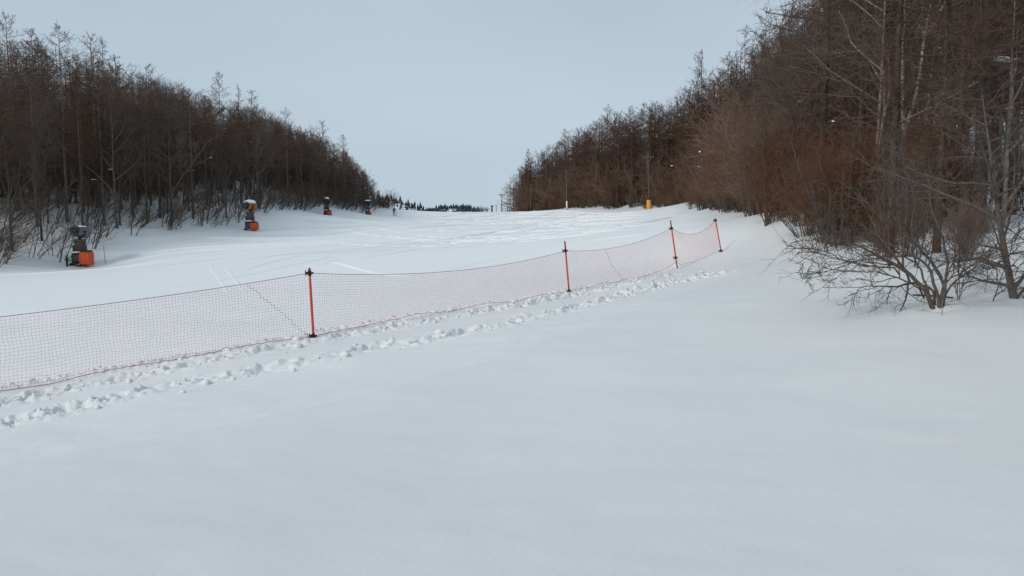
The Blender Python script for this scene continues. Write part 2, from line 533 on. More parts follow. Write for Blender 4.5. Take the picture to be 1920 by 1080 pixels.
for ti, tr in enumerate((TR_A, TR_B)):
    c = to_st(np.array(tr)[:, :2])
    o_ = np.argsort(c[:, 0]); c = c[o_]
    tm = np.interp(S_, c[:, 0], c[:, 1]) + .05 * np.sin(S_ * 2.1 + ti)
    live = sstep(c[0, 0] - .2, c[0, 0] + .2, S_) * sstep(c[-1, 0] + .1, c[-1, 0] - .25, S_)
    dd = T_ - tm
    # dragged furrow with thrown-up edges
    patch = (1 + .45 * sstep(6, 13, S_)) * (.6 + .4 * sstep(-.15, .25, vnoise(S_ * .9 + 31 * ti, S_ * 0 + 3.3)))
    dz += live * (-.05 * np.exp(-(dd / .15) ** 2) + .024 * np.exp(-((np.abs(dd) - .27) / .10) ** 2) * (1 + 2.2 * fn)) * patch
    dz += live * np.exp(-(dd / .32) ** 2) * (.024 * fn + .034 * fn2 + .024 * fn3) * patch
    dz += live * sstep(10.5, 14.5, S_) * np.exp(-(dd / .34) ** 2) * (.02 + .05 * fn2 + .025 * fn + .04 * fn3)
    s = c[0, 0] + .2; side = 1
    while s < c[-1, 0] - .3:
        t = float(np.interp(s, c[:, 0], c[:, 1]) + .05 * math.sin(s * 2.1 + ti)) + side * .10 + rng.normal(0, .02)
        PRINTS.append((s, t))
        ds = S_ - s; dt = T_ - t
        near_ = (np.abs(ds) < 1) & (np.abs(dt) < .8)
        rr = np.sqrt((ds / (.22 + .08 * rng.random())) ** 2 + (dt / (.10 + .03 * rng.random())) ** 2) + .45 * fn
        dep = .08 + .07 * rng.random()
        dz += near_ * (-dep * (1 - sstep(.55, 1.25, rr)) + .026 * np.exp(-((rr - 1.45) / .3) ** 2) * (1 + 2.5 * fn2))
        s += .44 + .2 * rng.random(); side = -side
# lumpy edge left by the groomer just behind the net
edge = np.exp(-((T_ + .42) / .26) ** 2) * sstep(.8, 2, S_) * sstep(CS[-1] - 1.4, CS[-1] - 3.2, S_)
dz += edge * (.04 + .045 * np.maximum(fn, -.3) + .06 * fn2 + .04 * fn3)
dz += .012 * fbm(S_ * 2, T_ * 2, 3)
# heavy bottom rope presses a shallow line
fade = sstep(0, .5, S_) * sstep(CS[-1], CS[-1] - .6, S_) * sstep(T0, T0 + .4, T_) * sstep(T1, T1 - .4, T_)
lift = .006 * fade - .02 * (1 - fade)
Z1 = Z0 + dz * fade + lift
idx = np.arange(ns * ntt).reshape(ns, ntt)
qs = np.stack([idx[:-1, :-1], idx[1:, :-1], idx[1:, 1:], idx[:-1, 1:]], -1).reshape(-1, 4)[:, ::-1]
me = np_mesh('trampled_snow', np.concatenate([PX, Z1[..., None]], -1).reshape(-1, 3), qs, M_TRAMP)
add_mask(me, PX[..., 0].ravel(), PX[..., 1].ravel(), T_.ravel())
link('trampled_snow', me, kind='structure')


def strip_z(s, t):
    i = np.clip(np.searchsorted(ss, s), 0, ns - 1); j = np.clip(np.searchsorted(tt, t), 0, ntt - 1)
    return Z1[i, j]


# snow clods thrown out of the footprints
cl = MB()
for k, (s, t) in enumerate(PRINTS):
    for _ in range(rng.integers(5, 12) * (2 if s > 10.5 else 1)):
        s2 = np.clip(s + rng.normal(0, .28), .6, CS[-1] - .7); t2 = np.clip(t + rng.normal(0, .26), T0 + .5, T1 - .5)
        r = min(.07, .007 + rng.exponential(.011))
        p = st_xy(np.array([s2]), np.array([t2]))[0]
        cl.add(*lump((p[0], p[1], strip_z(s2, t2) + r * .3), (r * (1 + .5 * rng.random()), r, r * .9), int(rng.integers(1e6)), 7, 4, .3, .8))
for _ in range(420):
    s2 = rng.uniform(1.2, CS[-1] - 2.5); t2 = -.42 + rng.normal(0, .2); r = min(.06, .008 + rng.exponential(.010))
    p = st_xy(np.array([s2]), np.array([t2]))[0]
    cl.add(*lump((p[0], p[1], strip_z(s2, t2) + r * .3), (r * 1.4, r, r * .9), int(rng.integers(1e6)), 7, 4, .3, .8))
o = cl.obj('snow_clods', M_TRAMP, smooth=True); o['kind'] = 'stuff'

# ski tracks carved into the run: a shallow groove with a thrown-up edge
tv = []; tf = []
prof = [(-.34, -.05), (-.2, .012), (-.1, -.0), (0., .03), (.12, .09), (.24, .035), (.40, -.06)]


def track(pts, wd, h):
    P, _ = spline(pts, 220)
    ok = (P[:, 0] > edge_left(P[:, 1]) + 2) & (P[:, 0] < edge_right(P[:, 1]) - 2.5) & (P[:, 1] < 172)
    stq = to_st(P); ok &= ~((P[:, 1] < 34) & (stq[:, 1] > -2.2))
    tg = np.gradient(P, axis=0); tg /= np.linalg.norm(tg, axis=1)[:, None]; nm = np.stack([-tg[:, 1], tg[:, 0]], 1)
    o2 = np.concatenate([[False], ok, [False]]); e_ = np.zeros(len(P)); c_ = 0
    for i in range(len(P)):
        c_ = c_ + 1 if ok[i] else 0; e_[i] = c_
    c_ = 0
    for i in range(len(P) - 1, -1, -1):
        c_ = c_ + 1 if ok[i] else 0; e_[i] = min(e_[i], c_)
    env = sstep(0, 26, e_)
    b = sum(len(a) for a in tv)
    Q = []
    for o_, z in prof:
        xy = P + nm * (o_ * wd * (.15 + .85 * env))[:, None]
        zz = ground(xy[:, 0], xy[:, 1]) + np.where(z > 0, z * h * env, z) + (.020 + .00045 * np.maximum(P[:, 1] - 30, 0)) * env - .010
        Q.append(np.concatenate([xy, zz[:, None]], 1))
    Q = np.stack(Q, 1); tv.append(Q.reshape(-1, 3)); k = len(prof)
    for i in range(len(P) - 1):
        if ok[i] and ok[i + 1]:
            for j in range(k - 1):
                a = b + i * k + j
                tf.append((a, a + k, a + k + 1, a + 1))


g = np.random.default_rng(5)
for i in range(150):                              # long traverses across the fall line
    y0 = g.uniform(70, 170); ln = g.uniform(22, 60); dr = g.uniform(-1.5, -.35) if g.random() < .75 else g.uniform(.4, 1.4)
    x0 = g.uniform(-14, 24) if dr < 0 else g.uniform(-26, 4)
    amp = g.uniform(.3, 1.6); wl = g.uniform(35, 80); ph = g.uniform(0, 6.3)
    yy = np.linspace(y0, max(40, y0 - ln), 22)
    xx = x0 + dr * (y0 - yy) + amp * np.sin((y0 - yy) / wl * 6.28 + ph)
    track(np.stack([xx, yy], 1), g.uniform(.25, .8), g.uniform(.25, .9))
for pts in ([(600, 489), (650, 470), (780, 458), (960, 447), (1200, 428)], [(585, 510), (625, 490), (720, 478), (900, 455), (1120, 430), (1250, 415)],
            [(800, 515), (960, 480), (1110, 452), (1230, 436)], [(615, 491), (690, 510), (780, 521)], [(760, 455), (900, 456), (1060, 440), (1160, 424), (1000, 418)],
            [(1085, 402), (1105, 412), (1080, 420), (980, 432)], [(430, 515), (560, 480), (760, 447)], [(170, 560), (420, 525), (640, 480)]):
    track(np.array([hit(*p)[:2] for p in pts]), .30, .3)
for pts in ([(392, 500), (408, 520), (432, 556)], [(420, 500), (436, 520), (462, 552)]):
    track(np.array([hit(*p)[:2] for p in pts]), .10, .04)
link('ski_tracks', np_mesh('ski_tracks', np.concatenate(tv), np.array(tf), M_TRACK), kind='structure')


# ------------------------------------------------------------------ trees
def tubes(P, Rr, m=3):
    n, k, _ = P.shape
    T = np.gradient(P, axis=1); T /= np.linalg.norm(T, axis=2, keepdims=True) + 1e-9
    D = P[:, -1] - P[:, 0]; D /= np.linalg.norm(D, axis=1, keepdims=True) + 1e-9
    ref = np.where(np.abs(D[:, 2:3]) < .8, np.array([[0, 0, 1.]]), np.array([[1., 0, 0]]))[:, None, :]
    U = np.cross(T, ref); U /= np.linalg.norm(U, axis=2, keepdims=True) + 1e-9; W_ = np.cross(T, U)
    a = np.arange(m) * 2 * np.pi / m
    Vv = P[:, :, None] + Rr[:, :, None, None] * (np.cos(a)[None, None, :, None] * U[:, :, None] + np.sin(a)[None, None, :, None] * W_[:, :, None])
    I = np.arange(n * k * m).reshape(n, k, m)
    J = np.roll(I, -1, 2)
    Fq = np.stack([I[:, :-1], I[:, 1:], J[:, 1:], J[:, :-1]], -1).reshape(-1, 4)
    return Vv.reshape(-1, 3), Fq


def join(parts):
    Vs = []; Fs = []; b = 0
    for v, f in parts:
        Vs.append(v); Fs.append(f + b); b += len(v)
    return np.concatenate(Vs), np.concatenate(Fs)


def grow(g, P, Rr, nc, t0, t1, ang, ang_sd, length, lsd, rr, k=4, trop=0.0, wob=.15, tw=None, rmin=.003, minl=.03):
    """nc children on every parent polyline"""
    n, kp, _ = P.shape
    t = (t0 + (t1 - t0) * (np.arange(nc)[None] + g.random((n, nc))) / nc)
    f = t * (kp - 1); i = np.clip(f.astype(int), 0, kp - 2); fr = (f - i)[..., None]
    ar = np.arange(n)[:, None]
    p = P[ar, i] * (1 - fr) + P[ar, i + 1] * fr
    T = P[ar, i + 1] - P[ar, i]; T /= np.linalg.norm(T, axis=2, keepdims=True) + 1e-9
    rp = Rr[ar, i] * (1 - fr[..., 0]) + Rr[ar, i + 1] * fr[..., 0]
    rv = g.normal(size=(n, nc, 3)); rv -= (rv * T).sum(2, keepdims=True) * T; rv /= np.linalg.norm(rv, axis=2, keepdims=True) + 1e-9
    a = np.radians(ang(t) if callable(ang) else ang) + np.radians(ang_sd) * g.normal(size=(n, nc))
    d = np.cos(a)[..., None] * T + np.sin(a)[..., None] * rv
    plen = np.linalg.norm(np.diff(P, axis=1), axis=2).sum(1)[:, None]
    Ln = np.maximum((length(t) if callable(length) else length * plen) * (1 + lsd * g.normal(size=(n, nc))), minl)
    p = p.reshape(-1, 3); d = d.reshape(-1, 3); Ln = Ln.reshape(-1); r0 = np.maximum(np.minimum(rp.reshape(-1) * .85, rr * Ln), rmin)
    pts = [p]
    for s in range(k - 1):
        d = d + g.normal(size=d.shape) * wob + np.array([0, 0, trop])
        d /= np.linalg.norm(d, axis=1, keepdims=True)
        pts.append(pts[-1] + d * (Ln / (k - 1))[:, None])
    taper = np.linspace(1, .35, k)
    return np.stack(pts, 1), np.maximum(r0[:, None] * taper[None], rmin * .8)


def trunk_line(g, H, r, k=14, sway=.02, lean=(0, 0)):
    z = np.linspace(-.4, H, k)
    x = np.cumsum(g.normal(0, sway, k)) * H / 14 + lean[0] * z; y = np.cumsum(g.normal(0, sway, k)) * H / 14 + lean[1] * z
    x -= x[0]; y -= y[0]
    rr = r * (1 - .93 * np.linspace(0, 1, k) ** .9); rr[0] *= 1.25
    return np.stack([x, y, z], -1)[None], rr[None]


def tree_meshes(name, trunk_parts, crown_parts, mt, mc):
    return (np_mesh(name + '_trunk', *join(trunk_parts), mt), np_mesh(name + '_crown', *join(crown_parts), mc))


def larch(seed, H=16, base=.35, wide=2.1, nb=95, twig=12, rk=.0095, mt=None):
    g = np.random.default_rng(seed)
    P, Rr = trunk_line(g, H, H * rk, 16, .012)
    lob = g.uniform(.75, 1.15, 9)

    def ln(t):
        u = (t - base) / (1 - base)
        prof_ = np.where(u < 0, .45, (np.clip(1 - u, 0, 1) ** .6) * (.55 + .45 * sstep(-.1, .35, u)) + .12)
        return wide * prof_ * lob[np.clip((t * 9).astype(int), 0, 8)]
    B, Br = grow(g, P, Rr, nb, base * .55, .995, lambda t: 98 - 52 * np.clip((t - .55) / .45, 0, 1) ** 1.5, 9, ln, .28, .013, 5, .07, .08, rmin=.013)
    Wt, Wr = grow(g, B, Br, twig, .15, 1, 55, 16, .27, .35, .014, 4, -.03, .22, rmin=.010)
    X, Xr = grow(g, Wt, Wr, 2, .3, .9, 48, 15, .5, .3, .012, 3, .0, .2, rmin=.008)
    return tree_meshes('larch', [tubes(P, Rr, 9)], [tubes(B, Br, 4), tubes(Wt, Wr), tubes(X, Xr)], mt or M_LTRUNK, M_LTWIG)


def broadleaf(seed, H=11, lim=10, fork=.28, mt=None, mc=None, spread=42, two=False, trop=.09, fine=5, rk=.0105):
    g = np.random.default_rng(seed)
    P, Rr = trunk_line(g, H * .92, H * rk, 14, .035, lean=(-.07, 0) if two else (0, 0))
    tr = [tubes(P, Rr, 9)]
    if two:
        z2 = np.linspace(0, H * .72, 12); P2 = P[:, 3] + np.stack([.17 * z2 + np.cumsum(g.normal(0, .05, 12)), np.cumsum(g.normal(0, .05, 12)), z2], -1); P2[0] = P[0, 3]; P2 = P2[None]
        R2 = (H * rk * .7 * (1 - .92 * np.linspace(0, 1, 12)))[None]
        tr.append(tubes(P2, R2, 8))
    B, Br = grow(g, P, Rr, lim, fork, .97, spread, 9, lambda t: H * (.50 - .34 * t), .18, .016, 7, trop, .12, rmin=.012)
    if two:
        B2, Br2 = grow(g, P2, R2, lim, .2, .97, spread, 9, lambda t: H * (.30 - .2 * t), .18, .016, 7, trop, .12, rmin=.012)
        B = np.concatenate([B, B2]); Br = np.concatenate([Br, Br2])
    tr.append(tubes(B, Br, 5))
    C1, C1r = grow(g, B, Br, 9, .18, 1, 42, 12, lambda t: H * (.15 - .07 * t), .25, .014, 5, .05, .16, rmin=.0075)
    D1, D1r = grow(g, C1, C1r, 8, .15, 1, 40, 14, .42, .3, .013, 4, .03, .2, rmin=.0055)
    E1, E1r = grow(g, D1, D1r, fine, .2, 1, 42, 14, .5, .3, .013, 3, .02, .2, rmin=.0042)
    return tree_meshes('tree', tr, [tubes(C1, C1r, 4), tubes(D1, D1r), tubes(E1, E1r)], mt or M_DTRUNK, mc or M_DTWIG)


def brush(seed, H=4.0, stems=11, spread=26, lean=None, twigs=9, fine=6, mt=None, mc=None, bow=0.0):
    g = np.random.default_rng(seed)
    k = 9
    Ps = []; Rs = []
    for i in range(stems):
        a = g.uniform(0, 6.28); tl = math.radians(abs(g.normal(spread * .7, spread * .5)))
        d = np.array([math.cos(a) * math.sin(tl), math.sin(a) * math.sin(tl), math.cos(tl)])
        if lean is not None: d = d + np.array(lean) * g.uniform(.5, 1.3)
        d /= np.linalg.norm(d); h = H * g.uniform(.6, 1.08)
        p = np.array([math.cos(a) * g.random() * .35, math.sin(a) * g.random() * .35, -.3]); pts = [p]
        for s in range(k - 1):
            d = d + g.normal(0, .07, 3) + np.array([0, 0, .05 - bow])
            d /= np.linalg.norm(d); pts.append(pts[-1] + d * h / (k - 1))
        Ps.append(pts); Rs.append(h * .0075 * np.linspace(1, .3, k))
    P = np.array(Ps); Rr = np.array(Rs)
    B, Br = grow(g, P, Rr, twigs, .18, 1, 29, 10, lambda t: H * (.34 - .19 * t), .3, .012, 5, .05, .14, rmin=.0065)
    C1, C1r = grow(g, B, Br, fine, .15, 1, 36, 13, .42, .3, .012, 4, .03, .18, rmin=.0052)
    D1, D1r = grow(g, C1, C1r, 3, .2, 1, 38, 13, .5, .3, .012, 3, .02, .18, rmin=.0042)
    return (np_mesh('shrub_stems', *join([tubes(P, Rr, 6)]), mt or M_SSTEM), np_mesh('shrub_twigs', *join([tubes(B, Br), tubes(C1, C1r), tubes(D1, D1r)]), mc or M_STWIG))


LARCH = [larch(100 + i, 16, b, wd, nb) for i, (b, wd, nb) in enumerate([(.34, 2.3, 95), (.45, 1.9, 85), (.30, 2.6, 100), (.52, 2.1, 80), (.4, 1.7, 90), (.62, 2.4, 70), (.36, 2.0, 100)])]
BROAD = [broadleaf(200 + i, 11, lim, fk, spread=sp) for i, (lim, fk, sp) in enumerate([(10, .25, 40), (9, .35, 46), (11, .2, 36), (10, .3, 50)])]
BRUSH = [brush(300 + i, 4.2, st_, sp) for i, (st_, sp) in enumerate([(15, 16), (17, 20), (13, 24), (16, 13)])]
LEANER = [brush(330 + i, 4.0, 5, 14, lean=ln, twigs=6, fine=4, mc=M_DTWIG, bow=bw) for i, (ln, bw) in enumerate([((.7, -.25, 0), .03), ((1.0, .1, 0), .05), ((.5, -.5, 0), .02), ((.25, 0, 0), .0)])]


def plant(name, parts, pn, label, cat, group, x, y, sc, rz=None, z=None, tilt=None):
    z = gz(x, y) if z is None else z
    o = thing(name, label, cat, (x, y, z - .05), rng.uniform(0, 6.28) if rz is None else rz, group)
    o.scale = (sc[0], sc[0], sc[1])
    if tilt: o.rotation_euler = (tilt[0], tilt[1], o.rotation_euler[2])
    for n_, m_ in zip(pn, parts): link(n_, m_, o, kind='stuff' if n_ == 'twigs' else None)
    return o


TC = ('trunk', 'crown'); ST = ('stems', 'twigs')
SKY_L = ([-300, 0, 100, 200, 300, 400, 480, 560, 640, 690, 725, 745], [62, 78, 80, 108, 152, 182, 196, 236, 272, 326, 372, 394])
SKY_R = ([930, 945, 1000, 1060, 1140, 1250, 1300, 1340, 1400, 1450, 1500, 1600, 2400], [372, 328, 288, 252, 215, 190, 150, 112, 75, 38, -20, -170, -420])


def height_for(x, y, z, sk):
    px, _ = proj(np.array([x]), np.array([y]), np.array([z]))
    ty = float(np.interp(px[0], *sk))
    top = at(float(px[0]), ty, y)[2]
    return float(px[0]), top - z


taken = []


def free(x, y, d):
    for a, b in taken:
        if (a - x) ** 2 + (b - y) ** 2 < d * d: return False
    taken.append((x, y)); return True


def lz(px, y=0):
    d = 'front ' if y and y < 85 else 'far ' if y and y > 130 else ''
    if px < 110: w_ = 'left of the nearest snow gun'
    elif px < 250: w_ = 'above the nearest snow gun'
    elif px < 400: w_ = 'between first and second snow guns'
    elif px < 540: w_ = 'above the second snow gun'
    elif px < 650: w_ = 'above the third snow gun'
    else: w_ = 'by the farthest snow gun'
    return w_


def rz_(px):
    for lim, w_ in ((985, 'at the crest end of the right wood'), (1030, 'behind the thin grey pole'), (1100, 'behind the white-footed pole'), (1180, 'below the fork-topped larch'),
                    (1270, 'behind the yellow padded pole'), (1340, 'below the tall spreading larch'), (1400, 'behind the last net pole'), (1450, 'below the pointed larch'),
                    (1520, 'by the small pale tree'), (1620, 'by the leaning dark tree'), (1705, 'by the forked birch'), (1780, 'above the foreground bush'), (1850, 'beside the thickest trunk')):
        if px < lim: return w_
    return 'at the right border'


def sz(v, a, b): return 'low' if v < a else 'tall' if v > b else 'middling'


# trees that stand out against the sky, each with its own words
for px, ty, d, dx, lab in [
    (32, 30, 66, 0, 'tall flat-topped bare larch, tallest on the far left skyline'), (75, 52, 74, 1, 'slim bare larch between the two flat-topped larches on the left skyline'),
    (126, 46, 66, 2, 'flat-topped bare larch standing high above the nearest snow gun'), (184, 68, 76, 3, 'bare larch with open crown just right of the flat-topped larches on the left skyline'),
    (205, 72, 80, 4, 'thin bare larch close beside the open-crowned larch on the left skyline'), (228, 102, 78, 1, 'bare larch at the first step down of the left skyline'),
    (284, 122, 84, 5, 'bare larch with bushy top on the left skyline midway from gun one to two'), (345, 158, 88, 0, 'low bare larch in the dip of the left skyline'),
    (418, 136, 98, 6, 'lone tall bare larch poking up on the skyline left of the second snow gun'), (453, 160, 102, 4, 'slim bare larch right beside the lone tall larch above the second snow gun'),
    (478, 168, 108, 1, 'narrow bare larch on the skyline directly above the second snow gun'), (541, 206, 118, 3, 'spindly bare larch poking above the left skyline halfway to the crest'),
    (608, 228, 134, 0, 'thin bare larch on the skyline straight above the third snow gun'), (646, 252, 146, 2, 'last tall bare larch before the left skyline plunges to the crest'),
    (1310, 95, 108, 2, 'tall spreading bare larch on the right skyline above the end of the net'), (1391, 52, 70, 4, 'slim bare larch just left of the pointed larch on the right skyline'),
    (1429, 20, 66, 0, 'tall pointed bare larch at the top of the right skyline'), (1139, 200, 146, 3, 'bare larch with forked top rising above the middle of the right skyline'),
    (1178, 200, 144, 5, 'bare larch just right of the fork-topped larch on the right skyline'), (1058, 242, 160, 6, 'bare larch on the right skyline above the white-footed pole'),
    (990, 278, 180, 1, 'bare larch near the far left end of the right wood'), (1205, 192, 140, 1, 'bare larch on the skyline above the yellow padded pole')]:
    x = at(px, 400, d)[0]; z = gz(x, d); h = at(px, ty, d)[2] - z
    taken.append((x, d))
    k = h / 16; plant('larch_tree', LARCH[dx], TC, lab, 'larch tree', None, x, d, (k * (1.0 if px < 900 else .9), k))

# the two woods
nl = 0
tries = 0
while nl < 150 and tries < 9000:
    tries += 1
    y = rng.uniform(46, 205); x = edge_left(y) - 3.5 - abs(rng.normal(0, 1)) * 15 - (2 if y < 60 else 0)
    z = gz(x, y); px, hm = height_for(x, y, z, SKY_L)
    if px < -160 or px > 742 or hm < 4.5 or not free(x, y, 1.9): continue
    h = min(hm, 19.5) * rng.uniform(.84, 1.02)
    k = h / 16
    plant('larch_tree', LARCH[rng.integers(7)], TC, sz(h, 10, 14.5) + ' bare larch ' + ('at the front' if x > edge_left(y) - 9 else 'deep') + ' in the left wood ' + lz(px), 'larch tree', 'larches of the left wood', x, y, (k * rng.uniform(.85, 1.2), k)); nl += 1
nr_ = 0; tries = 0
while nr_ < 118 and tries < 9000:
    tries += 1
    y = rng.uniform(24, 215); x = edge_right(y) + 3.5 + abs(rng.normal(0, 1)) * 15
    z = gz(x, y); px, hm = height_for(x, y, z, SKY_R)
    if px < 935 or px > 2080 or hm < 4.5 or not free(x, y, 2.0): continue
    h = min(hm, 20) * rng.uniform(.84, 1.02)
    k = h / 16
    plant('larch_tree', LARCH[rng.integers(7)], TC, sz(h, 9, 14) + ' bare larch ' + ('at the front ' if x < edge_right(y) + 11 else 'deep in the wood ') + rz_(px), 'larch tree', 'larches of the right wood', x, y, (k * rng.uniform(.85, 1.15), k)); nr_ += 1
# bare broadleaved trees mixed in
nb_ = 0; tries = 0
while nb_ < 230 and tries < 9000:
    tries += 1
    left = rng.random() < .5
    y = rng.uniform(46, 195) if left else rng.uniform(22, 205)
    x = edge_left(y) - 2 - abs(rng.normal(0, 1)) * 13 if left else edge_right(y) + 3 + abs(rng.normal(0, 1)) * 13
    z = gz(x, y); px, hm = height_for(x, y, z, SKY_L if left else SKY_R)
    if (left and (px < -160 or px > 738)) or (not left and (px < 940 or px > 2060)) or hm < 3.5 or not free(x, y, 1.6): continue
    h = min(hm, 13) * rng.uniform(.65, .98); k = h / 11
    plant('bare_tree', BROAD[rng.integers(4)], TC, sz(h, 6.5, 9.8) + (' twiggy leafless tree at the front ' if (x > edge_left(y) - 9 if left else x < edge_right(y) + 10) else ' twiggy leafless tree deep among larches ') + (lz(px) if left else rz_(px)), 'bare tree',
          'leafless trees of the ' + ('left' if left else 'right') + ' wood', x, y, (k * rng.uniform(.9, 1.3), k)); nb_ += 1

# undergrowth along the two edges
nsb = 0; tries = 0
while nsb < 235 and tries < 9000:
    tries += 1
    y = 20.5 + 162 * rng.random() ** 1.9
    x = edge_right(y) + .4 + abs(rng.normal(0, 1)) * (3.2 if y < 70 else 4.5)
    px, _ = proj(np.array([x]), np.array([y]), np.array([2.]))
    if px[0] > 2050 or px[0] < 945: continue
    if px[0] > 1745 and y < 34 and rng.random() < .8: continue
    k = rng.uniform(.45, .74) if y < 32 else rng.uniform(.7, 1.08) if y < 75 else rng.uniform(.42, .82)
    if y > 135: k *= .8
    if not free(x, y, .7): continue
    plant('shrub', BRUSH[rng.integers(4)], ST, sz(k, .6, .9) + ' reddish brown shrub ' + ('at the snow edge ' if x < edge_right(y) + 2.5 else 'set back ') + rz_(px[0]), 'shrub', 'shrubs along the right wood', x, y, (k * rng.uniform(.9, 1.2), k)); nsb += 1
nsl = 0; tries = 0
while nsl < 290 and tries < 9000:
    tries += 1
    y = rng.uniform(44, 178); x = edge_left(y) - .3 - abs(rng.normal(0, 1)) * 6
    px, _ = proj(np.array([x]), np.array([y]), np.array([1.]))
    if px[0] < -120 or px[0] > 735 or not free(x, y, .8): continue
    k = rng.uniform(.6, 1.25)
    near_edge = x > edge_left(y) - 10
    if near_edge or rng.random() < .35:
        plant('sapling', LEANER[rng.integers(4)], ST, sz(k, .8, 1.05) + ' dark sapling clump bent over the snow bank ' + lz(px[0]), 'sapling', 'bent saplings on the left bank', x, y, (k, k), rz=rng.normal(0, .35))
    else:
        plant('shrub', BRUSH[rng.integers(4)], ST, sz(k, .8, 1.05) + ' brown shrub under the left larches ' + lz(px[0]), 'shrub', 'shrubs under the left wood', x, y, (k, k))
    nsl += 1

# near trees on the right, one by one
M_NTRUNK = simple('near_larch_bark', (.075, .058, .047), .9, .45, 9, bump=.8, spec=.1)
NEAR = [larch(150, 19, .30, 2.6, 110, 14, .0085, M_NTRUNK), larch(151, 18, .22, 2.8, 110, 14, .0068, M_NTRUNK), larch(152, 17, .4, 2.2, 100, 14, .0072, M_NTRUNK)]
for px, py, d, i, sc, lab in [(1830, 441, 19, 0, 1.15, 'thick larch trunk behind the bush, widest trunk in the near right wood'), (1668, 480, 16.5, 2, .8, 'dark larch trunk just left of the foreground bush top'),
                              (1756, 470, 16, 1, .7, 'dark larch trunk rising straight behind the foreground bush'), (1895, 425, 22, 2, 1.0, 'larch trunk behind the tree at the right border'),
                              (1610, 420, 27, 1, 1.0, 'larch between the forked birch and the leaning dark tree'), (1540, 425, 29, 0, .95, 'larch over the left end of the near brush')]:
    x = at(px, py, d)[0]
    plant('larch_tree', NEAR[i], TC, lab, 'larch tree', None, x, d, (sc, sc)); taken.append((x, d))
M_PALE = simple('pale_bark', (.25, .215, .185), .85, .3, 8, bump=.4, spec=.1)
BIG = [broadleaf(250, 13, 12, .16, spread=52, fine=5, trop=.05, rk=.0065, mt=M_PALE), broadleaf(251, 14, 12, .3, spread=44, fine=5, rk=.0065), broadleaf(252, 9, 10, .12, spread=38, rk=.008, mt=M_PALE)]
PALE = broadleaf(260, 14, 8, .45, mt=M_BIRCH, spread=40, two=True, fine=4, rk=.0062)
for px, d, parts, nm, sc, lab, cat in [
    (1692, 26, PALE, 'birch_tree', 1.05, 'pale forked birch with two mottled stems above the brush', 'birch tree'), (1640, 23, BIG[0], 'bare_tree', .8, 'leafless tree with wide pale limbs fanning out left of the forked birch', 'bare tree'),
    (1590, 30, BIG[1], 'bare_tree', .95, 'leaning dark leafless tree reaching the sky at the top of the picture', 'bare tree'), (1880, 19, BIG[2], 'bare_tree', .85, 'leafless tree spreading long branches over the right border', 'bare tree'),
    (1478, 40, BIG[2], 'bare_tree', .9, 'small pale leafless tree standing in the reddish brush', 'bare tree'), (1790, 24, BIG[1], 'bare_tree', .95, 'tall leafless tree between the birch and the thick larch trunk', 'bare tree'),
    (1720, 34, PALE, 'birch_tree', .9, 'slender pale birch partly hidden behind the forked birch', 'birch tree')]:
    x = at(px, 440, d)[0]
    plant(nm, parts, TC, lab, cat, None, x, d, (sc, sc), rz=0.0 if d == 26 else d)
g2 = np.random.default_rng(8)
P, Rr = trunk_line(g2, 3.1, .066, 14, .03, lean=(-.08, .2))
B, Br = grow(g2, P, Rr, 26, .08, .98, 62, 12, lambda t: 1.9 - 1.2 * t, .25, .014, 6, .03, .14, rmin=.006)
C1, C1r = grow(g2, B, Br, 9, .15, 1, 45, 14, .36, .3, .012, 4, -.01, .2, rmin=.004)
D1, D1r = grow(g2, C1, C1r, 5, .15, 1, 45, 14, .45, .3, .012, 3, 0, .2, rmin=.003)
p = at(1917, 562, 10.5)
plant('bare_tree', tree_meshes('tree', [tubes(P, Rr, 10)], [tubes(B, Br, 4), tubes(C1, C1r), tubes(D1, D1r)], M_BUSH, M_BUSH), TC,
      'dark slanting trunk standing in snow at the right border', 'bare tree', None, p[0], p[1], (1, 1), rz=0.0)

# the rest of the two woods, deeper in and past counting: joined into one mass each
def cheap_larch(seed):
    g = np.random.default_rng(seed); H = 16
    P, Rr = trunk_line(g, H, .15, 6, .02)
    B, Br = grow(g, P, Rr, 34, .16, .99, lambda t: 98 - 50 * np.clip((t - .5) / .5, 0, 1) ** 1.5, 10, lambda t: 2.3 * (.35 + .65 * np.clip(1.15 - t, 0, 1) * sstep(.1, .5, t) * 1.6), .3, .02, 3, .1, .1, rmin=.022)
    W2, Wr2 = grow(g, B, Br, 6, .1, 1, 52, 16, .38, .35, .02, 2, 0, .2, rmin=.017)
    return join([tubes(P, Rr, 5), tubes(B, Br), tubes(W2, Wr2)])


def cheap_brush(seed):
    g = np.random.default_rng(seed)
    n = 12; a = g.random(n) * 6.28; k = 4
    d = np.stack([np.cos(a) * .4, np.sin(a) * .4, np.ones(n)], 1) + g.normal(0, .12, (n, 3)); h = g.uniform(2.8, 4.6, n)
    P = np.zeros((n, k, 3)) + (d * h[:, None])[:, None] * np.linspace(0, 1, k)[None, :, None] / 1.1
    P[:, :, :2] *= np.linspace(.6, 1.1, k)[None, :, None]; P[:, 0, 2] -= .3
    Rr = np.ones((n, 1)) * np.linspace(.028, .012, k)[None]
    B, Br = grow(g, P, Rr, 8, .2, 1, 36, 12, .34, .3, .02, 3, .05, .12, rmin=.013)
    C1, C1r = grow(g, B, Br, 4, .1, 1, 38, 14, .5, .3, .02, 2, .02, .15, rmin=.011)
    return join([tubes(P, Rr, 4), tubes(B, Br), tubes(C1, C1r)])


